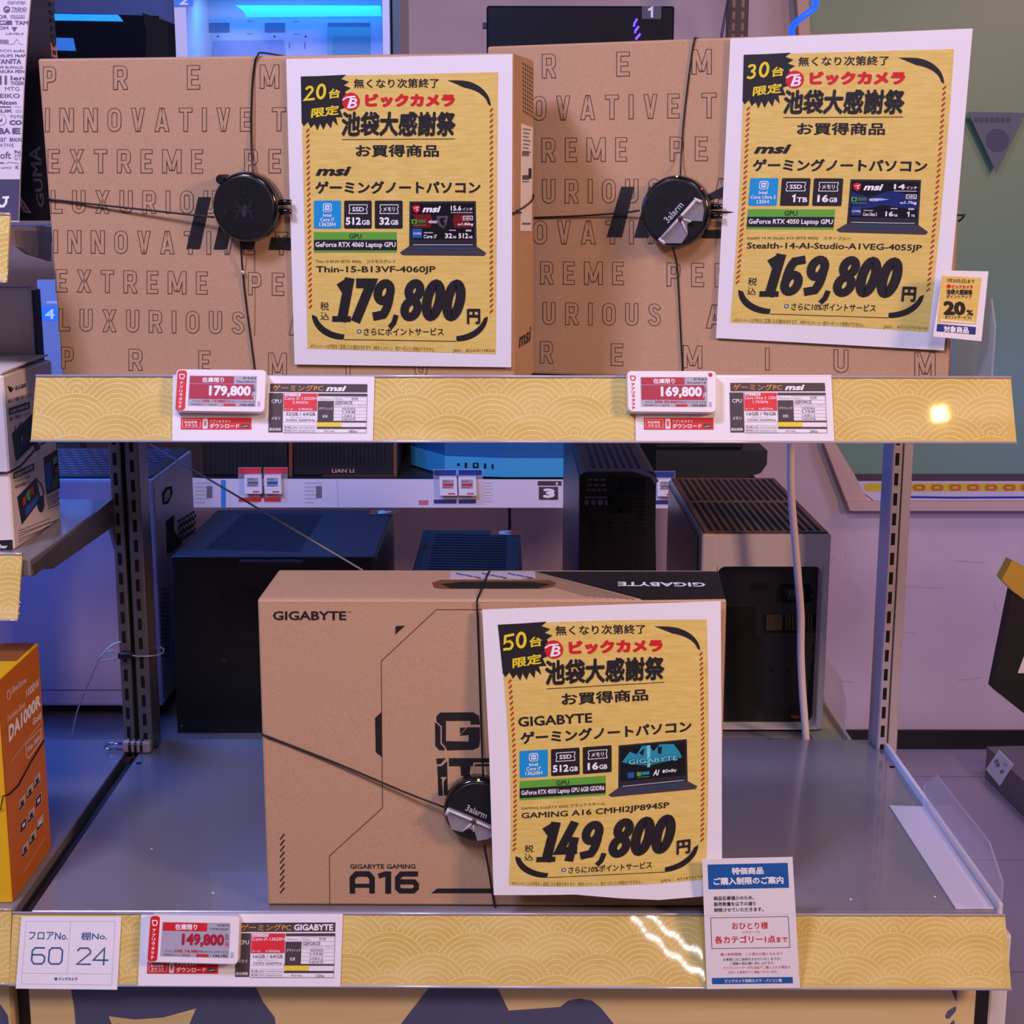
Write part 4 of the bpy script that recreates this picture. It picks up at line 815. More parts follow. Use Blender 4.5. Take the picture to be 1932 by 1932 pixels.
# ================================================================== left bay goods
# fan carton on the middle shelf
zf = 1.096; x1 = -0.484; ya, yb = 1.421, 1.575; zt = zf + 0.1715
g = thing('fan_carton', (x1 - 0.08, 1.5, zf), 'pale pink carton with fan and headset pictures on the left middle shelf', 'carton')
m = MB(); m.box(x1 - 0.16, x1, ya, yb, zf, zt, PINKW, 0.0018, 1)
S = Surf((x1, 0, 0), (1, 0, 0), (0, 640, 4.6)); TX = INK
def sq(x0, y0, x1_, y1, s): return tb(x0, y0, x1_, y1, s)
m.pol(S, [(66, 400), (84, 415), (105, 410), (100, 430), (128, 418), (98, 462), (84, 455)], TX, 2); m.text(S, '玄人志向', sq(132, 408, 228, 448, -32), TX, 2, 0.03)
m.text(S, '組み立て簡単に使えるファン', sq(72, 525, 278, 560, -62), TX, 2, 0.02)
for q, t in (((78, 602, 258, 660, -58), 'KURO-FAN120'), ((118, 1158, 296, 1216, -82), 'KURO-ARGB')):
    m.pol(S, sq(*q), TX, 2); m.text(S, t, ((q[0] + 12, q[3] - 14), (q[2] - 12, q[3] + q[4] - 10), (q[2] - 12, q[1] + q[4] + 16), (q[0] + 12, q[1] + 12)), WHI, 3, 0.02)
m.text(S, '静音・高性能ファンモデル', sq(86, 680, 268, 712, -60), TX, 2, 0.01)
m.pol(S, [(104, 820), (300, 630), (300, 905), (200, 1000), (148, 1055), (135, 1045)], BLK, 2)
ring = mat('fan_blade_print', (60, 62, 78), 0.5)
for a in range(0, 360, 45): m.stroke(S, [(190 + 22 * math.cos(math.radians(a)), 855 + 34 * math.sin(math.radians(a))), (190 + 62 * math.cos(math.radians(a + 18)), 850 + 100 * math.sin(math.radians(a + 18))), (190 + 76 * math.cos(math.radians(a + 45)), 842 + 125 * math.sin(math.radians(a + 45)))], 7, ring, 3)
m.disc(S, 190, 860, 14, GREY, 4, 30)
m.pol(S, [(290, 905), (330, 890), (350, 950), (318, 975), (298, 950)], BLK, 2); m.stroke(S, [(188, 1090), (510, 918)], 2, GREY, 2)
m.pol(S, [(380, 1030), (498, 955), (522, 1290), (404, 1350)], BLK, 2)
for c, pts in ((mat('print_azure', (50, 90, 190), 0.5), [(392, 1090), (440, 1060), (455, 1200), (430, 1320), (405, 1290)]), (mat('print_lime', (90, 160, 90), 0.5), [(455, 1040), (495, 1010), (500, 1090), (470, 1120)]), (DASH, [(470, 1090), (496, 1070), (502, 1150), (482, 1160)]), (mat('print_leaf', (60, 110, 70), 0.5), [(440, 1240), (500, 1160), (510, 1270), (450, 1310)])): m.pol(S, pts, c, 3)
m.text(S, 'スリムデザイン設計', sq(126, 1222, 260, 1250, -44), TX, 2); m.text(S, '高速冷却の静音モデル', sq(132, 1268, 268, 1300, -50), TX, 2, 0.01)
m.pol(S, [(150, 1370), (315, 1200), (355, 1390), (190, 1610)], BLK, 2)
for c, pts in ((DASH, [(195, 1380), (222, 1360), (228, 1430), (200, 1445)]), (DASH, [(265, 1290), (290, 1270), (298, 1350), (272, 1355)]), (MATS['print_lime'], [(225, 1340), (262, 1290), (265, 1400), (232, 1390)]), (MATS['print_azure'], [(215, 1470), (330, 1340), (345, 1385), (225, 1540)])): m.pol(S, pts, c, 3)
m.stroke(S, [(315, 1215), (355, 1250), (380, 1330), (375, 1400)], 9, BLK, 3); m.disc(S, 358, 1430, 28, BLK, 4, 72)
for k in range(5): m.rect(S, 405 + 3 * k, 1372 + 24 * k, 520 - 14 * (k % 2), 1382 + 24 * k, GREY, 2, dy=-48)
for k in range(5): m.rect(S, 164, 1660 + 24 * k, 440 + (50 if k % 2 else 0), 1668 + 24 * k, GREY, 2, dy=-110 - 8 * k)
Ff = Surf((0, ya, 0), (0, -1, 0), (0, 640, 4.6)); m.pol(Ff, [(-60, 1748), (108, 1740), (112, 1836), (-60, 1845)], INK, 2); m.text(Ff, 'ler', tb(2, 1782, 66, 1816), WHI, 3, 0.03)
m.build('carton_body', g)
m = MB(); P = [(x1 - 0.16, yb - 0.004, zt + 0.0005), (x1 - 0.16, ya + 0.002, zt + 0.0005), (x1 - 0.002, ya + 0.002, zt + 0.001), (x1 + 0.001, (ya + yb) / 2, zt + 0.005), (x1 - 0.002, yb - 0.004, zt + 0.0045)]
m.prism([np.array(p) + np.array([0, 0, 0.0015]) for p in P], [np.array(p) for p in P], PINKW); m.build('lid_flap', g)
m = MB(); m.tube([Ff(-60, 1160, 0.002), Ff(60, 1158, 0.002), S(95, 1150, 0.002), S(180, 1100, 0.004), S(260, 1010, 0.005), S(330, 930, 0.006), S(395, 890, 0.006)], 0.0011, BLK, 6)
tag(m.build('security_cord'), 'black cord strapped round the pink carton on the left', 'cord')
# yellow carton
xr = -0.4615; g = thing('power_supply_carton', (xr - 0.08, 1.34, ZL), 'orange and yellow carton with white lettering on the lowest left shelf', 'carton')
YELC = mat('yellow_board', (232, 182, 20), 0.5); ORC = mat('orange_board', (206, 112, 22), 0.5)
m = MB(); m.box(xr - 0.16, xr, 1.284, 1.405, ZL, 1.006, YELC, 0.0012, 1)
S = Surf((xr, 0, 0), (1, 0, 0)); hx = 0.0004
C4 = S.crop(0, 1180, 3.45)
corner = [np.array((xr + hx, y, z)) for y, z in ((1.2862, ZL + .002), (1.4035, ZL + .002), (1.4035, 1.004), (1.2862, 1.004))]; m.poly(corner, ORC)
m.poly([np.array((x, y, 1.0065)) for x, y in ((xr - .002, 1.345), (xr - .002, 1.403), (xr - .04, 1.403), (xr - .04, 1.345))], mat('brown_board', (150, 88, 30), 0.5)); m.poly([np.array((x, y, 1.0065)) for x, y in ((xr - .04, 1.30), (xr - .04, 1.403), (xr - .155, 1.403), (xr - .155, 1.30))], mat('dark_navy_board', (20, 24, 44), 0.4))
for t, q, b in (('SilverStone', ((76, 448), (172, 370), (168, 330), (74, 405)), .01), ('Decathlon Series', ((50, 628), (165, 525), (163, 485), (50, 588)), 0), ('1000W', ((172, 472), (256, 398), (255, 340), (170, 418)), .02), ('DA1000R', ((58, 766), (266, 520), (262, 438), (54, 655)), .05), ('Gold', ((213, 655), (268, 604), (265, 560), (212, 610)), .03), ('White 1000W', ((178, 832), (264, 742), (262, 706), (176, 792)), .02)):
    m.text(C4, t, q, WHI, 4, b)
for k in range(6): a = math.radians(60 * k); m.stroke(C4, [(58 + 12 * math.cos(a), 452 + 34 * math.sin(a)), (58 + 12 * math.cos(a + 1), 452 + 34 * math.sin(a + 1))], 4, WHI, 4)
m.stroke(C4, [(75, 885), (270, 625)], 2, WHI, 4); m.stroke(C4, [(172, 850), (168, 775), (185, 755), (265, 672), (270, 745), (255, 770), (185, 865)], 4, WHI, 4, closed=True); m.stroke(C4, [(150, 1612), (298, 1372)], 1.5, WHI, 4)
for k, (x, y) in enumerate(((145, 1160), (195, 1085), (243, 1015), (155, 1305), (205, 1240), (252, 1145), (165, 1462), (215, 1385), (262, 1290))):
    q = [(x - 20, y + 50), (x + 18, y + 4), (x + 18, y - 62), (x - 20, y - 16)]
    m.pol(C4, q, WHI, 4); m.pol(C4, [(x + (a - x) * .88, y - 6 + (b - y + 6) * .88) for a, b in q], INK if k in (3, 5) else LGREY, 5)
    m.pol(C4, [(x - 9, y + 16), (x + 8, y - 4), (x + 8, y - 30), (x - 9, y - 8)], WHI if k in (3, 5, 8) else INK, 6); m.pol(C4, [(x - 18, y + 46), (x + 16, y + 4), (x + 16, y - 10), (x - 18, y + 30)], INK, 6)
m.build('carton_body', g)
m = MB(); fy = 1.2836
m.tube([np.array((xr - 0.16, fy - .001, 0.882)), np.array((xr - 0.004, fy - .001, 0.884)), C4(20, 1112, .001), C4(60, 1100, .001), C4(120, 1040, .001), C4(200, 890, .001), C4(286, 750, .001)], 0.0009, BLK, 6)
tag(m.build('security_cord'), 'thin dark cord strapped round the orange and yellow carton', 'cord')
# logo sheet (bag) on the top left shelf
zt = 1.408; g = thing('logo_bag', at(20, 420, 1.43) * (1, 1, 0) + np.array((0, 0, zt)), 'white bag printed with many grey logos on the top left shelf', 'bag')
S = Surf((0, 1.43, 0), (0, -1, 0), (0, 0, 4.6)); m = MB()
m.slab(S, [(-700, -60), (268, -60), (240, 240), (205, 780), (170, 1600), (160, 1925), (-700, 1925)], -0.003, 0, mat('bag_paper', (222, 216, 228), 0.6))
GI = mat('logo_grey_ink', (96, 92, 130), 0.6)
m.pol(S, [(-700, 1556), (172, 1556), (160, 1915), (-700, 1915)], mat('bag_band', (74, 72, 106), 0.5), 1)
for t, q, b in (('maruman', (66, 10, 220, 38), 0), ('TREND', (100, 64, 232, 93), .01), ('MICRO', (100, 95, 226, 109), 0), ('DR', (-10, 130, 62, 162), .02), ('Nintendo', (104, 136, 206, 156), 0), ('TAM', (130, 180, 243, 215), .03), ('OM', (-10, 228, 72, 258), .02), ('LEVELS', (52, 285, 205, 301), .01), ('CANON', (-60, 427, 98, 452), 0), ('audio', (116, 427, 214, 452), .01), ('PHILIPS', (-40, 470, 112, 497), .01), ('McAF', (130, 470, 220, 497), .03), ('TANITA', (-30, 511, 185, 555), .03), ('PF BUFFALO', (0, 574, 200, 596), .01), ('SAKURA', (-30, 606, 118, 634), .02), ('PEN', (132, 606, 210, 634), .02), ('11', (-6, 656, 60, 735), .06), ('len', (92, 658, 213, 697), .02), ('TIGER', (90, 706, 210, 738), .02), ('MTG', (44, 754, 168, 788), 0), ('SEIKO', (-40, 812, 174, 850), .015), ('Alcon', (-15, 872, 145, 908), .04), ('LIK', (4, 948, 110, 976), .03), ('TOTO', (85, 1000, 200, 1026), .01), ('CO', (80, 1042, 192, 1086), .06), ('BA', (-10, 1110, 90, 1163), .04), ('E', (106, 1110, 180, 1163), .05), ('ar', (2, 1194, 58, 1230), 0), ('BRAUN', (84, 1194, 184, 1230), .02), ('ATIVE', (-4, 1246, 120, 1275), 0), ('soft', (-30, 1316, 95, 1378), .01), ('Pol', (126, 1304, 176, 1334), .03), ('OT', (126, 1342, 180, 1390), 0), ('umi', (10, 1442, 95, 1466), 0), ('K', (134, 1438, 166, 1468), .02)):
    m.text(S, t, tb(*q), GI, 1, b)
m.disc(S, 58, 82, 30, GI, 1); m.stroke(S, [(40, 90), (60, 70), (76, 80)], 8, MATS['bag_paper'], 2); m.stroke(S, [(92, 146), (96, 133), (212, 133), (216, 146), (212, 160), (96, 160)], 3, GI, 1, closed=True); m.rect(S, -20, 178, 104, 216, GI, 1); m.text(S, 'er', tb(2, 186, 60, 208), MATS['bag_paper'], 2, .03)
m.pol(S, [(98, 235), (150, 235), (124, 278)], GI, 1); m.text(S, '職', tb(-4, 342, 78, 386), GI, 1); m.stroke(S, [(78, 388), (118, 382), (146, 338), (168, 378), (200, 388)], 3, GI, 1); m.rect(S, 0, 922, 96, 934, GI, 1); m.rect(S, 116, 922, 186, 930, LGREY, 1); m.rect(S, 134, 950, 186, 976, LGREY, 1)
m.disc(S, 5, 1040, 50, GI, 1); m.disc(S, 5, 1040, 46, MATS['bag_paper'], 2); m.pol(S, [(-6, 1050), (20, 1022), (16, 1060)], GI, 3); m.rect(S, 0, 1408, 34, 1420, GI, 1); m.stroke(S, [(52, 1420), (80, 1408), (166, 1420)], 4, GI, 1)
m.stroke(S, [(-40, 1720), (0, 1790), (30, 1790), (52, 1760), (56, 1715)], 22, WHI, 2); m.stroke(S, [(20, 1715), (62, 1712)], 18, WHI, 2); m.disc(S, 68, 1712, 12, WHI, 2)
m.build('bag_body', g)
# dark carton behind it
S = Surf((0, 1.49, 0), (0, -1, 0), (0, 0, 4.6)); m = MB()
fr_ = [S(u, v, 0) for u, v in [(-660, -80), (392, -80), (414, 0), (446, 490), (560, 1915), (-660, 1915)]]; bk_ = [p + np.array((0, .019, 0)) for p in fr_]
m.prism(fr_, bk_, mat('maroon_black_board', (36, 22, 26), 0.35))
ofs = np.array((.0004, 0, 0)); m.poly([p + ofs for p in (fr_[1], fr_[3], bk_[3], bk_[1])], mat('pink_edge_print', (216, 150, 150), 0.5))
for k in range(7):
    p0 = fr_[2] + (fr_[3] - fr_[2]) * (k / 7 + .02); p1 = fr_[2] + (fr_[3] - fr_[2]) * (k / 7 + .10)
    m.poly([p + ofs * 2 + np.array((0, dy, 0)) for p, dy in ((p0, .003), (p1, .004), (p1, .012), (p0, .015))], INK)
SIL = mat('silver_ink', (120, 116, 132), 0.3, metal=0.3)
m.text(S, 'GUMA', ((385, 1800), (350, 1270), (238, 1275), (330, 1800)), SIL, 2, .02)
m.pol(S, [(165, 1700), (185, 1715), (275, 1850), (205, 1845), (163, 1770)], MATS['pink_edge_print'], 2); m.stroke(S, [(190, 1760), (230, 1830)], 8, INK, 3); m.stroke(S, [(180, 1790), (215, 1840)], 5, INK, 3)
tag(m.build('slim_carton'), 'slim maroon black carton with silver vertical lettering behind the logo bag', 'carton')
# small white case behind the pink carton
g = thing('computer_case', (-0.6, 1.60, 1.096), 'small white computer case behind the pink white fan carton', 'computer case', 'display computer cases')
a = at(62, 600, 1.585)[0]; m = MB(); m.box(a - 0.3, a, 1.585, 1.614, 1.096, at(40, 541, 1.585)[2], WCASE, 0.004, 2); m.build('case_body', g)
m = MB(); m.box(a - .0005, a + 0.0015, 1.588, 1.611, 1.10, at(40, 548, 1.585)[2], DARK); m.build('side_panel', g)

# ================================================================== rear shelf of the gondola (back to back)
ZR = 0.77
g = thing('rear_shelf', (-0.2, 1.98, ZR - 0.03), 'grey shelf behind the lowest one, carrying the computer cases', 'shelf')
m = MB(); m.box(-1.3, 0.425, 1.752, 2.36, ZR - 0.03, ZR, DECK, 0.001, 1); m.build('deck', g)
m = MB(); m.box(0.425, 0.429, 1.752, 2.36, ZR - 0.032, ZR + 0.008, WSTEEL); m.build('side_lip', g)
GC_ = 'display computer cases'
def mesh_rows(m, P, nu, nv, m_, fx=.66, fy=.6, stag=True):
    """perforation: dark lozenges laid in the quad P (TL,TR,BR,BL 3-D)"""
    P = [np.array(p) for p in P]
    for j in range(nv):
        for i in range(nu):
            a = (i + .5 + (0.5 if stag and j % 2 else 0)) / (nu + .5); b = (j + .5) / nv; da = fx / (nu + .5) / 2; db = fy / nv / 2
            if a + da > 1: continue
            q = lambda x, y: (1 - y) * ((1 - x) * P[0] + x * P[1]) + y * ((1 - x) * P[3] + x * P[2])
            m.poly([q(a - da, b), q(a - da * .5, b - db), q(a + da * .5, b - db), q(a + da, b), q(a + da * .5, b + db), q(a - da * .5, b + db)], m_)
# white case at the left
y0, y1, xr, zt, zb = 1.85, 2.085, -0.449, 1.0895, 0.788
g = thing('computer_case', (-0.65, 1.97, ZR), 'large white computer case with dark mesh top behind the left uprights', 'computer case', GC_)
m = MB(); m.box(-0.98, xr, y0, y1, zb, zt, mat('white_case_blue_tint', (190, 182, 206), 0.4), 0.004, 2)  # white case; the blue light on it is mixed into the base colour
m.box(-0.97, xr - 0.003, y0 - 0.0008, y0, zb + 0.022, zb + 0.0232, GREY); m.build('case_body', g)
m = MB(); m.box(-0.975, xr - 0.004, y0 + 0.004, y1 - 0.004, zt, zt + 0.003, mat('mesh_frame', (20, 24, 34), 0.4))
mesh_rows(m, [(-0.97, y1 - 0.014, zt + .0034), (xr - 0.016, y1 - 0.014, zt + .0034), (xr - 0.016, y0 + 0.014, zt + .0034), (-0.97, y0 + 0.014, zt + .0034)], 34, 11, mat('mesh_blue_grey', (70, 92, 130), 0.3, metal=0.5), .78, .62)
m.build('mesh_top', g)
m = MB(); R_ = Surf((xr, 0, 0), (1, 0, 0), (0, 820, 3.116))
m.pol(R_, [(955, 345), (980, 308), (1012, 303), (1016, 345), (990, 405), (960, 412)], HOLE, 3); m.pol(R_, [(966, 352), (986, 320), (1004, 330), (1000, 360), (982, 392), (966, 396)], BLK, 5); m.pol(R_, [(978, 510), (1024, 470), (1024, 560), (1070, 640), (1020, 690), (985, 700)], HOLE, 3)
for r_ in range(7):
    for c_ in range(6):
        x = 1054 + 17 * c_ + (8 if r_ % 2 else 0); y = 505 + 20 * r_ - 10 * c_; m.pol(R_, [(x - 6, y + 3), (x, y - 8), (x + 6, y - 6), (x + 6, y + 4), (x, y + 13), (x - 6, y + 10)], HOLE, 3)
for r_ in range(16):
    for c_ in range(3): m.rect(R_, 948 + 17 * c_, 905 + 26 * r_, 960 + 17 * c_, 921 + 26 * r_, GREY, 3, dy=-6)
m.build('rear_panel', g)
[MB().box(x, x + 0.04, y, y + 0.03, ZR, zb, BLK).build('foot', g) for x in (-0.9, xr - 0.06) for y in (y0 + .02, y1 - .05)]
# black case, orange number 4
Yf, Yb = 1.80, 2.095; zt = at(500, 1050, Yf)[2]; xa = at(322, 1050, Yf)[0]; xb = at(709, 1054, Yf)[0]
g = thing('computer_case', ((xa + xb) / 2, 1.95, ZR), 'wide black computer case with perforated top and orange tag 4', 'computer case', GC_)
m = MB(); m.box(xa, xb, Yf, Yb, ZR + 0.012, zt, mat('blue_black_metal', (34, 40, 56), 0.42), 0.003, 2); m.build('case_body', g)
T = Surf((0, 0, zt), (0, 0, 1), (0, 820, 3.116)); m = MB()
mesh_rows(m, [T(u, v, .0004) for u, v in ((1430, 462), (1905, 470), (1760, 690), (1200, 672))], 44, 26, HOLE, .74, .62); m.build('mesh_top', g)
m = MB(); Fb = Surf((0, Yf, 0), (0, -1, 0), (0, 820, 3.116)); m.slab(Fb, [(1408, 738), (1780, 738), (1784, 752), (1404, 752)], 0, 0.004, mat('handle_blue_grey', (80, 92, 120), 0.35, metal=0.4)); m.build('top_handle', g)
m = MB(); m.pol(Fb, [(1010, 725), (2180, 725), (2190, 1780), (1045, 1780)], BLK, 1)
for r_ in range(13):
    for c_ in range(9): m.disc(Fb, 1292 + 27 * c_ + (13 if r_ % 2 else 0), 905 + 20 * r_, 10, HOLE, 3, 8, 6)
m.rect(Fb, 1245, 1222, 1560, 1400, HOLE, 2); m.stroke(Fb, [(1250, 1410), (1560, 1412)], 4, DARK, 2); m.disc(Fb, 1320, 1330, 12, mat('bracket_glint', (40, 50, 70), 0.3), 3); m.disc(Fb, 1100, 740, 12, DARK, 2); m.disc(Fb, 1070, 1712, 4, GREY, 2); m.stroke(Fb, [(1050, 1080), (1040, 1440), (1055, 1460)], 8, DARK, 2); m.build('rear_panel', g)
Tt = Surf((0, 0, zt), (0, 0, 1), (600, 820, 2.76)); m = MB(); m.slab(Tt, [(275, 391), (432, 391), (420, 416), (262, 416)], 0.0003, 0.0008, mat('orange_tag', (200, 92, 44), 0.5)); m.text(Tt, '4', ((385, 394), (310, 394), (300, 413), (382, 413)), WHI, 6, .06); m.build('number_tag', g)['label'] = 'orange tag with a white 4'
[MB().box(x, x + 0.03, y, y + 0.03, ZR, ZR + .012, BLK).build('foot', g) for x in (xa + .02, xb - .05) for y in (Yf + .02, Yb - .05)]
# dark green case, orange number 3
zt = 0.95; q = [atz(600 + u / 2.76, 820 + v / 2.76, zt) for u, v in ((545, 495), (1055, 495))]
xa, xb, Yb = q[0][0], q[1][0], q[0][1]; Yf = 1.87
g = thing('computer_case', ((xa + xb) / 2, 2.0, ZR), 'small dark green computer case with slotted top and orange tag 3', 'computer case', GC_)
m = MB(); m.box(xa, xb, Yf, Yb, ZR + 0.01, zt, mat('dark_green_metal', (36, 56, 62), 0.4), 0.004, 2)
T = Surf((0, 0, zt), (0, 0, 1), (600, 820, 2.76))
for k in range(14): a = k / 13; m.stroke(T, [(612 - 42 * a, 520 + 178 * a), (978 + 6 * a * 0, 526 + 178 * a)], 5.5, HOLE, 1)
m.stroke(T, [(575, 500), (520, 705)], 2, HOLE, 1); m.stroke(T, [(980, 520), (975, 700)], 2, HOLE, 1); m.build('case_body', g)
m = MB(); m.slab(T, [(905, 497), (1052, 497), (1052, 524), (898, 524)], 0.0003, 0.0008, MATS['orange_tag']); m.text(T, '3', ((1005, 500), (940, 500), (938, 521), (1008, 521)), WHI, 6, .06); m.build('number_tag', g)['label'] = 'orange tag with a white 3'
[MB().box(x, x + 0.02, y, y + 0.02, ZR, ZR + .01, BLK).build('foot', g) for x in (xa + .01, xb - .03) for y in (Yf + .02, Yb - .04)]
# black tower
Yf = 1.80; A_ = face_y(Yf).crop(600, 820, 2.76); zt = at(1166, 890, Yf)[2]; xa = at(1093, 900, Yf)[0]; xb = at(1240, 900, Yf)[0]
g = thing('computer_case', ((xa + xb) / 2, 2.0, ZR), 'narrow tall black computer tower left of the slatted wooden top', 'computer case', GC_)
m = MB(); m.box(xa, xb, Yf + .002, 2.33, ZR + .008, zt, mat('tower_blue_black', (30, 34, 46), 0.35), 0.008, 3)
for k in range(7): x = xa + .02 + k * (xb - xa - .04) / 6; m.box(x - .002, x + .002, Yf + .03, 2.2, zt, zt + .0006, HOLE)
m.build('case_body', g)
m = MB(); m.slab(A_, [(1362, 215), (1378, 200), (1738, 200), (1752, 215), (1762, 800), (1362, 800)], -0.0022, -0.0005, BLK); m.build('rear_panel', g)
m = MB()
for r_ in range(2):
    for c_ in range(3): m.rrect(A_, 1402 + 35 * c_, 228 + 28 * r_, 1428 + 35 * c_, 240 + 28 * r_, 4, mat('port_grey', (110, 104, 120), 0.5), 1)
for c_ in range(4): m.rrect(A_, 1400 + 27 * c_, 283, 1420 + 27 * c_, 294, 4, MATS['port_grey'], 1)
for r_ in range(6): m.rect(A_, 1566, 226 + 13 * r_, 1702, 234 + 13 * r_, HOLE, 1)
m.rect(A_, 1390, 322, 1505, 332, MATS['port_grey'], 1)
for c_ in range(4): m.disc(A_, 1400 + 35 * c_, 354, 13, MATS['port_grey'] if c_ != 2 else mat('port_violet', (130, 120, 190), 0.5), 1, 14); 
m.rect(A_, 1508, 320, 1640, 410, HOLE, 1)
for x in (1402, 1487, 1575): m.disc(A_, x, 392, 14, HOLE, 1)
for c_ in range(3):
    for r_ in range(16): m.rect(A_, 1410 + 88 * c_, 455 + 22 * r_, 1458 + 88 * c_, 467 + 22 * r_, HOLE, 1)
for r_ in range(22): m.rect(A_, 1652, 305 + 22 * r_, 1702, 318 + 22 * r_, HOLE, 1)
m.build('port_block', g)
m = MB(); m.slab(A_, [(1612, 182), (1700, 190), (1745, 208), (1775, 240), (1755, 262), (1735, 225), (1680, 205)], 0.001, 0.0016, mat('film_tab', (150, 146, 190), 0.25, alpha=.8)); m.build('film_tab', g)
[MB().box(x, x + 0.015, y, y + 0.02, ZR, ZR + .008, BLK).build('foot', g) for x in (xa + .01, xb - .025) for y in (Yf + .02, 2.29)]
# white case with slatted walnut top
Yf, Yb = 1.80, 2.19; G_ = face_y(Yf).crop(1220, 820, 2.713); zt = at(1450, 1008, Yf)[2]; xa = at(1324, 1010, Yf)[0]; xb = at(1569, 1010, Yf)[0]
g = thing('computer_case', ((xa + xb) / 2, 2.0, ZR), 'white computer case with slatted walnut top', 'computer case', GC_)
m = MB()
# shell: back panel has a tall rounded opening, so it is built as a ring plus box behind
m.box(xa, xb, Yf + .03, Yb, ZR + .005, zt, WCASE, 0.005, 3)
ring_o = [(283, 512), (945, 512), (925, 720), (885, 1568), (283, 1568)]
xo0, xo1 = at(1350, 1200, Yf)[0], at(1547, 1200, Yf)[0]; zo1 = at(1450, 1069, Yf)[2]; zo0 = at(1450, 1375, Yf)[2]
m.box(xa, xo0, Yf, Yf + .032, ZR + .005, zt, WCASE, .003, 2); m.box(xo1, xb, Yf, Yf + .032, ZR + .005, zt, WCASE, .003, 2); m.box(xo0 - .003, xo1 + .003, Yf + .0002, Yf + .032, zo1, zt - .0002, WCASE); m.box(xo0 - .003, xo1 + .003, Yf + .0002, Yf + .032, ZR + .005, zo0, WCASE)

for xc, zc, sx, sz in ((xo0, zo1, 1, -1), (xo1, zo1, -1, -1), (xo0, zo0, 1, 1), (xo1, zo0, -1, 1)):
    rr = .0105; fl = [(xc, zc)] + [(xc + sx * (rr - rr * math.cos(a)), zc + sz * (rr - rr * math.sin(a))) for a in np.linspace(0, math.pi / 2, 6)]
    m.prism([np.array((x, Yf + .0003, z)) for x, z in fl], [np.array((x, Yf + .028, z)) for x, z in fl], WCASE)
m.build('shell', g)
m = MB(); m.box(xo0, xo1, Yf + .026, Yf + .0302, zo0, zo1, BLK); H_ = Surf((0, Yf + .026, 0), (0, -1, 0), (1220, 820, 2.713))
m.rect(H_, 410, 880, 560, 1460, HOLE, 1); m.rect(H_, 600, 1020, 690, 1390, DARK, 1); m.rect(H_, 690, 1020, 790, 1390, mat('slot_cover', (34, 30, 32), 0.5), 1); m.stroke(H_, [(400, 868), (880, 880)], 5, DARK, 1); m.stroke(H_, [(350, 735), (885, 735)], 3, DARK, 1)
m.pol(H_, [(665, 800), (685, 765), (830, 765), (850, 800), (850, 860), (665, 860)], HOLE, 1); m.pol(H_, [(705, 790), (815, 790), (800, 845), (720, 845)], DARK, 2)
for x in (730, 755, 780): m.rect(H_, x, 800, x + 5, 818, mat('brass_pin', (150, 120, 70), 0.3, metal=0.8), 3)
m.disc(H_, 575, 775, 46, HOLE, 1, 22); m.disc(H_, 845, 822, 9, DARK, 2); m.disc(H_, 684, 858, 8, DARK, 2)
BR = mat('brass_mesh', (176, 140, 92), 0.4, metal=0.5)
m.pol(H_, [(598, 920), (690, 920), (870, 920), (870, 1015), (598, 1015)], HOLE, 1)
for r_ in range(8):
    for c_ in range(9):
        if (r_ + c_) % 1 == 0 and 616 + 9 * c_ < 690: m.stroke(H_, [(616 + 9 * c_, 930 + 10 * r_), (621 + 9 * c_, 923 + 10 * r_)], 3, BR, 2)
        x = 712 + 16 * c_; m.stroke(H_, [(x, 930 + 10 * r_), (x + 8, 923 + 10 * r_)], 3, BR, 2)
for r_ in range(26):
    for c_ in range(6):
        x = 796 + 11 * c_; y = 1020 + 12 * r_ - 3 * c_
        if x < 862 - r_ * 1.6: m.stroke(H_, [(x, y), (x + 5, y - 7)], 3, BR, 2)
m.rect(H_, 566, 1030, 582, 1095, HOLE, 2); m.rect(H_, 555, 1320, 580, 1390, HOLE, 2); m.rect(H_, 740, 1438, 780, 1452, DASH, 2); m.disc(H_, 640, 1206, 8, HOLE, 2); m.disc(H_, 727, 1206, 8, HOLE, 2)
m.build('rear_opening', g)
m = MB(); m.box(xa + .003, xb - .003, Yf + .004, Yb - .004, zt, zt + .0022, mat('walnut', (134, 88, 52), 0.45, noise=((60, 4, 60), (108, 66, 36), 4)), .001, 1)
for k in range(15):
    x = xa + .0135 + k * (xb - xa - .027) / 14
    for u0, u1 in ((.03, .49), (.54, .95)): m.box(x - .0024, x + .0024, Yf + (Yb - Yf) * u0, Yf + (Yb - Yf) * u1, zt + .0021, zt + .0026, HOLE)
m.build('slatted_top', g)['label'] = 'slatted walnut top panel'
m = MB(); m.box(xa - .0012, xa + .0002, Yf + .03, Yb - .01, ZR + .01, zt - .01, mat('side_grey_glass', (52, 56, 76), 0.25)); m.build('side_panel', g)
# acrylic end piece and card on the rear shelf
g = thing('acrylic_divider', (0.425, 1.9, ZR), 'clear acrylic divider at the right end of the rear shelf', 'divider', 'acrylic side dividers')
m = MB(); x_ = 0.4225; P = [np.array((x_, y, z)) for y, z in ((1.765, ZR + .001), (1.765, ZR + .055), (1.80, ZR + .075), (2.02, ZR + .075), (2.06, ZR + .05), (2.06, ZR + .001))]; m.prism(P, [p - np.array([.002, 0, 0]) for p in P], CLEAR); m.build('upright_panel', g)
m = MB(); m.box(0.385, 0.4225, 1.77, 2.05, ZR + .0003, ZR + .0013, mat('foot_card', (196, 190, 160), 0.4)); m.build('foot', g)
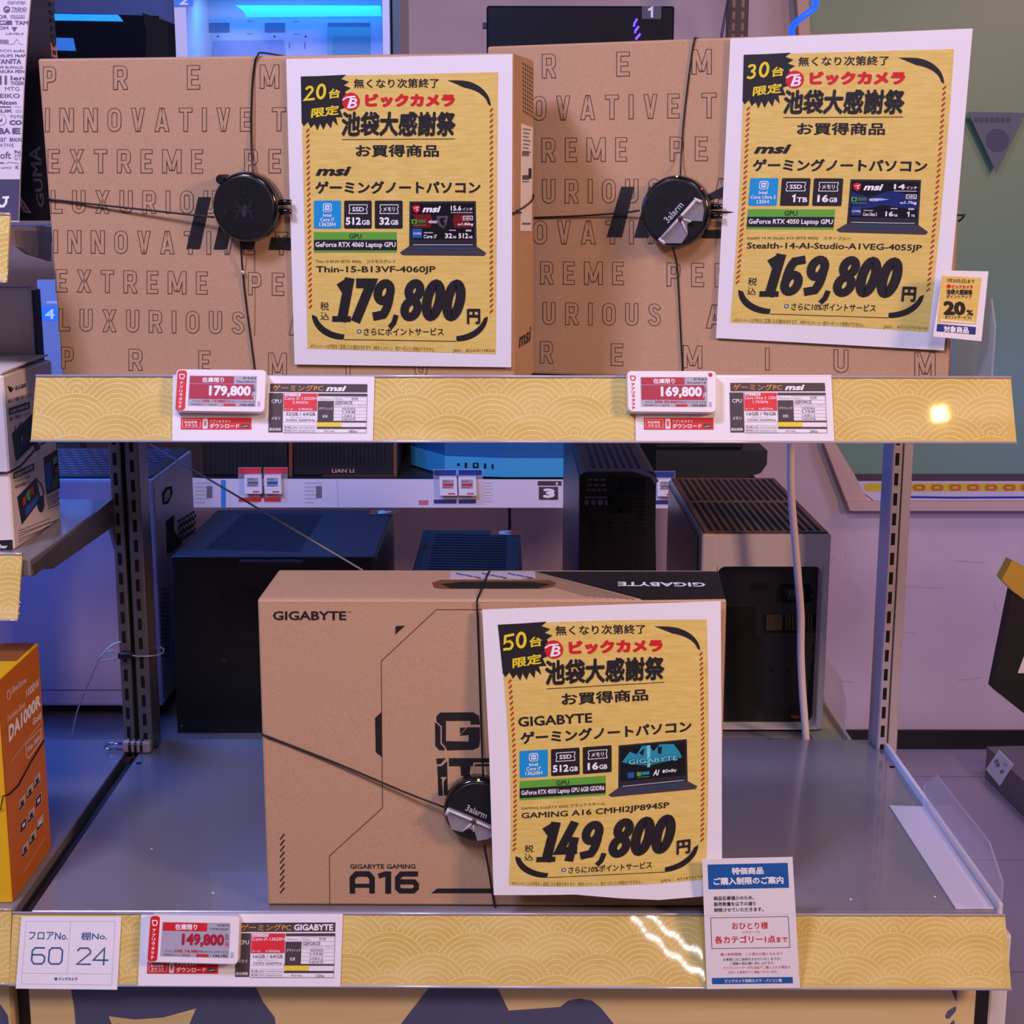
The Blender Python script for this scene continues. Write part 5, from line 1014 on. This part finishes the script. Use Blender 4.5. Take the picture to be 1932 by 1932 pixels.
# white cable hanging behind the shelf
m = MB(); pts = [at(u, v, 1.738) for u, v in ((1491, 700), (1491, 780), (1492, 836), (1492, 900), (1494, 950), (1500, 1020), (1505, 1080), (1511, 1160), (1511, 1230), (1514, 1300), (1519, 1370), (1523, 1420), (1530, 1500))]
m.tube(smooth(pts), 0.0046, mat('white_cable', (228, 212, 218), 0.45), 10); tag(m.build('power_cable'), 'thick white cable hanging in front of the walnut topped case', 'cable')
# taut steel wire
m = MB(); m.tube([at(282, 838, 1.66), at(684, 1076, 1.438)], 0.0011, mat('steel_wire', (150, 146, 156), 0.35, metal=0.6), 6); tag(m.build('steel_wire'), 'taut steel wire running down to the lower carton', 'wire')
# loop lock on the uprights
g = thing('cable_lock', at(236, 1236, 1.675), 'thin blue-lit wire loop with black clamp round the left uprights', 'cable lock')
m = MB(); c = at(237, 1236, 1.675); m.cbox(np.eye(3), c, (0.0165, 0.010, 0.0075), BLK, .0018, 2); m.build('clamp', g)
WB = mat('coated_wire', (176, 178, 186), 0.3, metal=0.4)
m = MB(); lp = [at(u, v, y) for u, v, y in ((228, 1232, 1.674), (215, 1228, 1.67), (203, 1230, 1.668), (190, 1240, 1.667), (186, 1246, 1.667), (196, 1246, 1.668), (212, 1243, 1.67), (228, 1239, 1.674))]
m.tube(smooth(lp), .0010, WB, 6); m.tube(smooth([at(u, v, y) for u, v, y in ((228, 1211, 1.682), (214, 1216, 1.68), (200, 1227, 1.675), (190, 1240, 1.67), (180, 1258, 1.668), (160, 1305, 1.668), (145, 1345, 1.668), (135, 1394, 1.668))]), .0011, WB, 6)
m.tube([at(u, v, y) for u, v, y in ((246, 1236, 1.674), (258, 1238, 1.678), (280, 1238, 1.68), (298, 1236, 1.69), (308, 1231, 1.70), (309, 1224, 1.715), (302, 1221, 1.735))], .0010, WB, 6); m.build('wire_loop', g)
# combination padlock
g = thing('combination_padlock', atz(262, 1416, ZL), 'small pale combination padlock lying at the foot of the left uprights', 'padlock')
c = atz(262, 1414, ZL) + np.array([0.001, -.008, 0.0075]); M_ = rot(-.06, 0, 0); m = MB(); m.cbox(M_, c, (0.034, 0.012, 0.0145), mat('padlock_body', (206, 176, 166), 0.35, metal=.3), .003, 3); m.build('padlock_body', g)
for k in (-.008, -.001, .006):
    m = MB(); p = c + M_ @ np.array([k, 0, 0]); m.lathe(p - M_[:, 0] * .0016, M_[:, 1], M_[:, 2], M_[:, 0], [(.0066, 0), (.0082, .0004), (.0082, .0028), (.0066, .0032)], BLKG, 14); m.build('dial', g)
m = MB(); m.tube([c + M_ @ np.array(p) for p in ((-.016, -.002, .003), (-.032, -.002, .003), (-.038, -.002, .001), (-.040, -.002, -.001), (-.037, -.002, -.004), (-.016, -.002, -.004))], .0016, mat('chrome', (180, 186, 200), 0.12, metal=1.0), 8); m.build('shackle', g)

# ================================================================== far wall unit with cases on display
YF = 2.9; RS = face_y(YF); A_ = RS.crop(600, 820, 2.76); B_ = RS.crop(0, 820, 3.116)
zd = at(700, 905, YF)[2]; zdl = zd - 0.004
xl, xr = -0.95, at(1300, 930, YF)[0]
g = thing('wall_shelf', (0, 3.2, zd - .03), 'far wall shelf with white price strip, below the blue lit cases', 'shelf')
m = MB(); m.box(-1.4, xr + .14, YF + .004, 3.42, zd - .03, zdl, STEELD); m.build('deck', g)
m = MB(); m.slab(A_, [(-700, 222), (-560, 230), (1278, 234), (1276, 381), (-700, 379)], 0, 0.002, mat('white_strip', (226, 218, 232), 0.4, coat=.3)); m.slab(A_, [(1282, 236), (1925, 240), (1925, 384), (1282, 381)], 0, .002, MATS['white_strip'])
S = face_y(YF - .002).crop(600, 820, 2.76)
m.stroke(S, [(98, 232), (106, 378)], 3, LGREY, 2); m.rect(S, 1144, 242, 1268, 266, CHAR, 2); m.text(S, '3', tb(1236, 248, 1250, 262), WHI, 3, .03); m.rect(S, 1150, 272, 1250, 340, CHAR, 2); m.text(S, '3', tb(1172, 280, 1234, 330), WHI, 3, .07)
for k in range(7): m.rect(S, 860, 250 + 16 * k, 915 - 9 * (k % 2), 254 + 16 * k, LGREY, 2)
m.rect(S, 524, 342, 575, 366, mat('soft_red_ink', (206, 110, 130), 0.5), 2)
for x0 in (-640, -360, -70):
    for k in range(6): m.rect(S, x0, 250 + 20 * k, x0 + 90 - 20 * (k % 3), 256 + 20 * k, LGREY, 2)
    m.rect(S, x0 + 60, 268, x0 + 90, 330, GREY, 3)
m.rect(S, -505, 236, -480, 378, mat('azure_ink', (60, 140, 220), 0.5), 2)
m.build('price_strip', g)
def far_tag(u, v, w, h, top, lab, col):
    S = face_y(YF - .02).crop(600, 820, 2.76); g = thing('shelf_price_tag', S(u + w / 2, v + h, 0), lab, 'price tag', 'tags on the far white strip')
    m = MB(); m.slab(S, [(u, v), (u + w, v), (u + w + 4, v + h), (u + 4, v + h)], -0.016, 0, mat('tag_casing', (240, 234, 238), 0.35)); S2 = S
    m.rect(S2, u + w * .16, v + h * .13, u + w * .84, v + h * .62, LCD, 1); m.rect(S2, u + w * .22, v + h * .34, u + w * .8, v + h * .48, col, 2); m.rect(S2, u + w * .5, v + h * .86, u + w * .9, v + h * .93, REDL, 2); m.rect(S2, u + w * .2, v + h * .2, u + w * .6, v + h * .25, GREY, 2); m.rect(S2, u + w * .2, v + h * .53, u + w * .7, v + h * .58, GREY, 2); m.build('casing', g)
    m = MB(); m.slab(S, [(u - 32 if top[0] else u - 2, v - 42), (u + w + (0 if top[0] else 36), v - 42), (u + w + (0 if top[0] else 36), v + h + 46), (u - 32 if top[0] else u - 2, v + h + 46)], -.0185, -.0168, CLEARM); S3 = face_y(YF - .0035).crop(600, 820, 2.76)
    m.rect(S3, u - (28 if top[0] else -2), v - 38, u + w + (-4 if top[0] else 32), v - 10, top[1], 2); m.rect(S3, u - (28 if top[0] else -2), v + h + 20, u + w, v + h + 40, top[1], 2); m.build('holder', g)
far_tag(632, 222, 90, 96, (1, DBLUE), 'white price tag left of its twin under the blue case', REDL); far_tag(730, 222, 92, 96, (0, DBLUE), 'white price tag right of its twin under the blue case', REDL)
far_tag(-384, 212, 88, 96, (1, REDL), 'price tag on the far white strip, left one of the red pair', GREY); far_tag(-282, 212, 88, 96, (0, REDL), 'price tag on the far white strip, right one of the red pair', BLUE)
far_tag(1765, 232, 96, 90, (1, DBLUE), 'price tag beside the narrow tower at the end of the far strip', GREY)
# cases on that shelf
CASEG = 'cases on the far wall shelf'
def fcase(u0, u1, v1, Yc, depth, z0, label, m_, name='computer_case'):
    a, b = at(u0, v1, Yc)[0], at(u1, v1, Yc)[0]; zt = at(u0, v1, Yc)[2]
    g = thing(name, ((a + b) / 2, Yc + depth / 2, z0), label, 'computer case', CASEG); m = MB(); m.box(a, b, Yc, Yc + depth, z0, zt, m_, .004, 2); return g, m, a, b, zt
BKM = mat('matt_black_metal', (16, 16, 20), 0.5)
g, m, a, b, zt = fcase(376, 538, 700, 2.96, .42, zdl, 'dark computer case left of the wood-edged one, far shelf', BKM)
S = face_y(2.96).crop(0, 820, 3.116)
for k in range(16): m.rect(S, 1210 + 26 * k, 30, 1216 + 26 * k, 230, HOLE, 1)
m.build('case_body', g)
g, m, a, b, zt = fcase(546, 748, 690, 2.96, .42, zdl, 'black wide-slatted computer case with wood edges, far shelf', BKM)
S = face_y(2.96).crop(600, 820, 2.76); 
for k in range(24): m.rect(S, -140 + 21 * k, -80, -132 + 21 * k, 160, HOLE, 1)
m.stroke(S, [(20, 218), (40, 205), (95, 190), (110, 140), (190, 140), (225, 165)], 4, DARK, 1); m.text(S, 'LIAN LI', tb(72, 178, 188, 198), mat('bronze_ink', (206, 150, 130), 0.4), 2, .03); m.rect(S, 25, 208, 390, 220, mat('dark_wood', (70, 36, 26), 0.5), 2)
m.build('case_body', g)
for u in (393, -152):
    m = MB(); m.slab(S, [(u, -100), (u + 18, -100), (u + 18, 217), (u, 217)], -.01, .002, mat('red_brown_wood', (122, 62, 40), 0.5)); m.build('wood_edge', g)
# blue angular case
g = thing('computer_case', A_(980, 225), 'angular sky blue computer case on the far shelf', 'computer case', CASEG)
zt = at(900, 868, 2.93)[2]; q = [(at(838, 868, 2.93)), (at(948, 866, 2.93)), (at(1066, 850, 2.95))]
fl = [(at(775, 855, 3.08)[0], 3.08), (q[0][0], 2.955), (q[1][0], 2.93), (q[2][0] + .03, 2.93), (q[2][0] + .03, 3.36), (at(775, 855, 3.08)[0], 3.36)]
SBL = mat('sky_blue_paint', (70, 170, 214), 0.35); m = MB(); zt = zd + .038
top = [np.array((x, y, zt)) for x, y in fl]; bot = [np.array((x, y, zdl + .004)) for x, y in fl]; m.prism(top, bot, SBL); m.build('case_body', g)
m = MB(); up = [np.array((x + (.01 if i in (0, 5) else 0), y + .014, zt + .30)) for i, (x, y) in enumerate(fl)]; up0 = [np.array((x, y + .012, zt + .001)) for x, y in fl]; m.prism(up, up0, mat('blue_grid_panel', (40, 96, 150), 0.35)); m.build('upper_panel', g)
S = face_y(2.9285).crop(600, 820, 2.76); m = MB()
S = Surf((q[0][0], 2.9545, 0), (-(q[1][0] - q[0][0]) * 0 - .22, -1, 0), (600, 820, 2.76)); Sp = Surf((q[0][0], 2.9545, 0), np.cross((q[1][0] - q[0][0], 2.93 - 2.955, 0), (0, 0, 1)), (600, 820, 2.76))
for x0, x1, y0, y1 in ((764, 776, 146, 174), (806, 836, 146, 174), (864, 876, 150, 176), (904, 914, 154, 178)): m.rect(Sp, x0, y0, x1, y1, HOLE, 3)
m.disc(Sp, 731, 156, 8, HOLE, 3); m.rect(Sp, 815, 152, 827, 166, SBL, 5); m.build('port_row', g)
# dark rounded case at the shelf end
g = thing('computer_case', at(1345, 895, 2.98), 'low black case overhanging the right end of the far shelf', 'computer case', CASEG)
zt2 = at(1345, 850, 2.95)[2]; m = MB(); a, b = at(1238, 850, 2.95)[0], at(1448, 850, 2.95)[0]
m.prism([np.array((x, 2.95, z)) for x, z in ((a, zt2), (b, zt2), (b, zt2 - .028), (b - .012, zt2 - .046), (b - .04, zt2 - .055), (a, zt2 - .055))], [np.array((x, 3.3, z)) for x, z in ((a, zt2), (b, zt2), (b, zt2 - .028), (b - .012, zt2 - .046), (b - .04, zt2 - .055), (a, zt2 - .055))], BKM); m.build('base', g)
m = MB(); m.box(a, at(1402, 840, 2.97)[0], 2.97, 3.29, zt2, zt2 + .25, BLK, .004, 2); m.build('case_body', g)
m = MB(); m.box(xr - 0.05, b - .03, 3.0, 3.28, zdl, zt2 - .055, BLK); m.build('foot', g)
# upper far shelf and its cases (seen above the cartons)
z2 = 1.45; g = thing('wall_shelf', (0, 3.2, z2 - .03), 'upper far wall shelf holding the blue lit cases', 'shelf')
m = MB(); m.box(-1.6, at(1420, 100, 3.0)[0], YF, 3.42, z2 - .03, z2, STEELD); m.build('deck', g)
for x in (at(1392, 40, 3.44)[0],):
    g = thing('wall_upright', (x, 3.44, 0), 'dark slotted upright right of the black case with tag 1', 'shelf upright'); m = MB(); m.box(x - .022, x + .022, 3.43, 3.47, 0, 2.3, mat('brown_dark_steel', (70, 58, 60), 0.5, metal=.3)); m.build('channel', g)
    m = MB()
    for k in range(90):
        for dx in (-.011, .009): m.box(x + dx - .003, x + dx + .003, 3.4295, 3.431, .1 + k * .0245, .1 + k * .0245 + .016, mat('slot_tan', (150, 118, 96), 0.6))
    m.build('slot_row', g)
LEDB = mat('led_bar_blue', (0, 140, 250), 0.4, emit=1.0)
# black case with blue bar
Yc = 3.0; a, b, zt = at(60, 30, Yc)[0], at(330, 30, Yc)[0], 1.86
g = thing('computer_case', ((a + b) / 2, 3.2, z2), 'black windowed computer case with blue light bar at upper left', 'computer case', CASEG)
m = MB(); m.box(a, b, Yc + .03, Yc + .36, z2, zt, mat('night_blue_metal', (22, 34, 66), 0.4), .006, 2); S = face_y(Yc + .0295)
m.rect(S, 104, 26, 300, 110, mat('window_glass', (8, 12, 26), 0.12), 1); m.pol(S, [(104, 0), (330, 0), (330, 48), (300, 30), (104, 24)], mat('panel_blue', (38, 62, 122), 0.45), 2); m.build('case_body', g)
m = MB(); m.slab(S, [(100, 26), (222, 28), (231, 40), (98, 38)], -.0, .006, LEDB); m.build('light_bar', g)
m = MB(); m.slab(S, [(106, 71), (138, 72), (143, 96), (106, 95)], 0, .003, mat('led_glow_panel', (30, 110, 200), 0.4, emit=.5)); m.build('fan_light', g)
m = MB(); m.slab(S, [(268, 24), (330, 46), (330, 120), (275, 120), (276, 60)], 0, .004, HOLE); m.build('front_pillar', g)
# white case with blue bar and tag 2
a, b = at(330, 50, Yc)[0], at(735, 50, Yc)[0]
g = thing('computer_case', ((a + b) / 2, 3.2, z2), 'white open computer case with blue light bar and tag 2', 'computer case', CASEG)
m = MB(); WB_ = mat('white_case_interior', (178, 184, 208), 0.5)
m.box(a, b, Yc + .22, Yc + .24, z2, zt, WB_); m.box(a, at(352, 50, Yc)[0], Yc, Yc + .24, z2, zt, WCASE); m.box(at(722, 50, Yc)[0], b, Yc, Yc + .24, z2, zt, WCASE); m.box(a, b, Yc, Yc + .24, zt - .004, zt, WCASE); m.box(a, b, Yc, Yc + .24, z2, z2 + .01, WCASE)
S = face_y(Yc + .219).crop(320, 0, 3.02)
for x in (225, 542): m.rrect(S, x, 130, x + 116, 185, 6, mat('cutout_shade', (104, 112, 150), 0.6), 1)
m.pol(S, [(245, 232), (650, 228), (660, 300), (660, 330), (235, 330)], mat('tray_blue', (140, 150, 190), 0.5), 1); m.rect(S, 182, 190, 195, 330, MATS['cutout_shade'], 1)
for x in (275, 598, 775): m.disc(S, x, 208, 6, CHAR, 1)
for q_ in ((182, 116, 210, 120), (440, 118, 470, 122), (705, 120, 735, 124), (705, 192, 745, 196), (680, 245, 686, 275), (768, 240, 774, 280), (440, 190, 470, 194)): m.rect(S, *q_, MATS['cutout_shade'], 1)
m.rect(S, 900, 130, 1142, 154, MATS['cutout_shade'], 1); m.rect(S, 900, 154, 1142, 330, mat('glass_green_tint', (130, 168, 176), 0.4), 1); m.rect(S, 930, 205, 1142, 330, mat('glass_teal_tint', (104, 150, 168), 0.4), 2)
m.build('case_body', g)
m = MB(); S = face_y(Yc + .10).crop(320, 0, 3.02); m.slab(S, [(375, 30), (1200, 32), (1206, 92), (440, 99), (420, 62)], -.03, 0, LEDB); m.build('light_bar', g)
m = MB(); S = face_y(Yc - .001).crop(320, 0, 3.02); m.slab(S, [(24, -40), (130, -40), (132, 36), (26, 38)], 0, .001, mat('azure_ink', (60, 140, 220), 0.5)); S = face_y(Yc - .0022).crop(320, 0, 3.02); m.text(S, '2', tb(54, -20, 106, 28), WHI, 2, .04); m.build('number_tag', g)['label'] = 'blue tag with a white 2'
m = MB(); m.box(b + .004, b + .018, Yc + .02, Yc + .3, z2, zt, mat('olive_glass_edge', (96, 104, 96), 0.2)); m.build('glass_panel', g)
# black case with tag 1
a, b = at(918, 40, Yc)[0], at(1272, 40, Yc)[0]; ztb = at(1100, 11, Yc)[2]
g = thing('computer_case', ((a + b) / 2, 3.2, z2), 'black computer case with grey tag 1 and violet light behind the right carton', 'computer case', CASEG)
m = MB(); m.box(a, b, Yc, Yc + .36, z2, ztb, mat('blue_black_glass', (8, 9, 20), 0.5, spec=.2), .003, 1); m.box(a - .008, a, Yc + .01, Yc + .03, ztb - .04, ztb - .03, BLK)
m.build('case_body', g)
m = MB(); S = face_y(Yc - .001); m.slab(S, [(1211, 12), (1248, 12), (1247, 36), (1211, 36)], 0, .001, mat('tag_slate', (78, 76, 96), 0.5)); m.stroke(face_y(Yc - .0022), [(1223, 19), (1230, 15), (1230, 33)], 4.5, WHI, 1); m.build('number_tag', g)['label'] = 'slate tag with a white 1'
m = MB(); LV = mat('led_violet', (90, 60, 255), 0.4, emit=3)
for k in range(3): m.tube([S(1196 + 3 * k + 6, 36 + 14 * k, .001), S(1197 + 2 * k, 44 + 14 * k, .003), S(1196 + 2 * k, 50 + 12 * k, .001)], .0025, LV, 6)
m.build('light_coil', g)
# hanging spiral LED
m = MB(); pts = []
for k in range(60):
    t = k / 59; p = at(1512, 66 - 140 * t, 3.3); pts.append(p + np.array((.022 * math.cos(9 * t + 2.4) + .02 * t, .022 * math.sin(9 * t + 2.4), 0)))
m.tube(pts, [.007] * 60, mat('led_spiral_blue', (24, 70, 255), 0.4, emit=2.2), 8); tag(m.build('spiral_light'), 'twisted blue violet LED tube hanging above the right carton', 'light')
m = MB(); m.tube([at(1394 - 20, 0, 3.40), at(1366, 40, 3.40), at(1358, 90, 3.40), at(1352, 140, 3.40)], .003, mat('slate_cord', (60, 64, 100), 0.4), 6); tag(m.build('power_cable'), 'slim slate cable beside the dark wall upright', 'cable')
m = MB(); pc = at(960, 915, 3.40); m.tube([np.array((pc[0], pc[1], zd - .031)), pc, at(961, 950, 3.40), at(962, 990, 3.42), at(958, 1040, 3.42)], .004, BLK, 6); tag(m.build('power_cable'), 'short black cable hanging under the far white strip', 'cable')
# white card with blue 4 at the left
g = thing('number_card', at(90, 680, 2.3), 'pale panel with a blue square 4 beside the left carton', 'card')
S = face_y(2.3); m = MB(); m.slab(S, [(70, 528), (150, 528), (160, 760), (72, 760)], -.01, 0, mat('pale_blue_panel', (128, 136, 164), 0.5)); m.rect(S, 76, 578, 120, 605, MATS['azure_ink'], 1); m.text(S, '4', tb(85, 583, 103, 602), WHI, 2, .02); m.rect(S, 88, 568, 120, 573, LGREY, 1); m.build('panel', g)
m = MB(); p = at(110, 760, 2.31); m.box(p[0] - .03, p[0] + .03, 2.31, 2.345, ZR, p[2] + .05, STEELD); m.build('stand', g)

# right edge: black and yellow hanging board, low platform with price card
g = thing('hanging_board', at(1925, 1290, 2.6), 'black board with yellow top hanging at the right edge', 'board')
S = face_y(2.6); m = MB(); m.slab(S, [(1911, 1116), (1990, 1172), (2050, 1440), (1874, 1300)], -.03, 0, mat('black_board', (26, 22, 24), 0.5)); m.pol(S, [(1932, 1238), (1960, 1180), (1960, 1270), (1920, 1270)], WHI, 1); m.build('lower_board', g)
m = MB(); m.slab(S, [(1909, 1058), (1990, 1102), (2010, 1190), (1911, 1115), (1890, 1094)], -.03, .001, mat('yellow_panel', (206, 160, 50), 0.5)); m.build('yellow_top', g)
m = MB(); p = at(1950, 1080, 2.605); m.tube([p, p + np.array((0, 0, 1.6))], .004, STEELD, 6); m.build('hanger_rod', g)
g = thing('floor_platform', atz(1950, 1560, 0.0), 'low dark platform on the floor at the right edge', 'platform')
P0, P1 = atz(1858, 1468, 0.0), atz(2040, 1650, 0.0); t = (P1 - P0) / np.linalg.norm(P1 - P0); n = np.array((t[1], -t[0], 0)); n = n if n[0] < 0 else -n
hh = .085; m = MB(); bk = -n * .5
m.hexa([P0, P1, P1 + bk, P0 + bk] + [p + np.array((0, 0, hh)) for p in (P0, P1, P1 + bk, P0 + bk)], mat('taupe_board', (112, 100, 104), 0.6)); m.build('platform_body', g)
S = Surf(P0, n); m = MB(); m.slab(Surf(P0 + n * .003, n), [(1884, 1415), (1911, 1443), (1886, 1483), (1860, 1452)], -.002, 0, PAPER); S = Surf(P0 + n * .003, n).crop(1640, 1060, 4.39)
m.text(S, '95', ((1050, 1712), (1030, 1650), (1062, 1628), (1085, 1690)), GREY, 2, .04); m.text(S, '5', ((1090, 1760), (1076, 1730), (1105, 1715), (1120, 1745)), GREY, 2, .04); m.rect(S, 1108, 1668, 1140, 1690, LGREY, 2)
tag(m.build('platform_card'), 'tilted white price card on the low platform at the right edge', 'card')
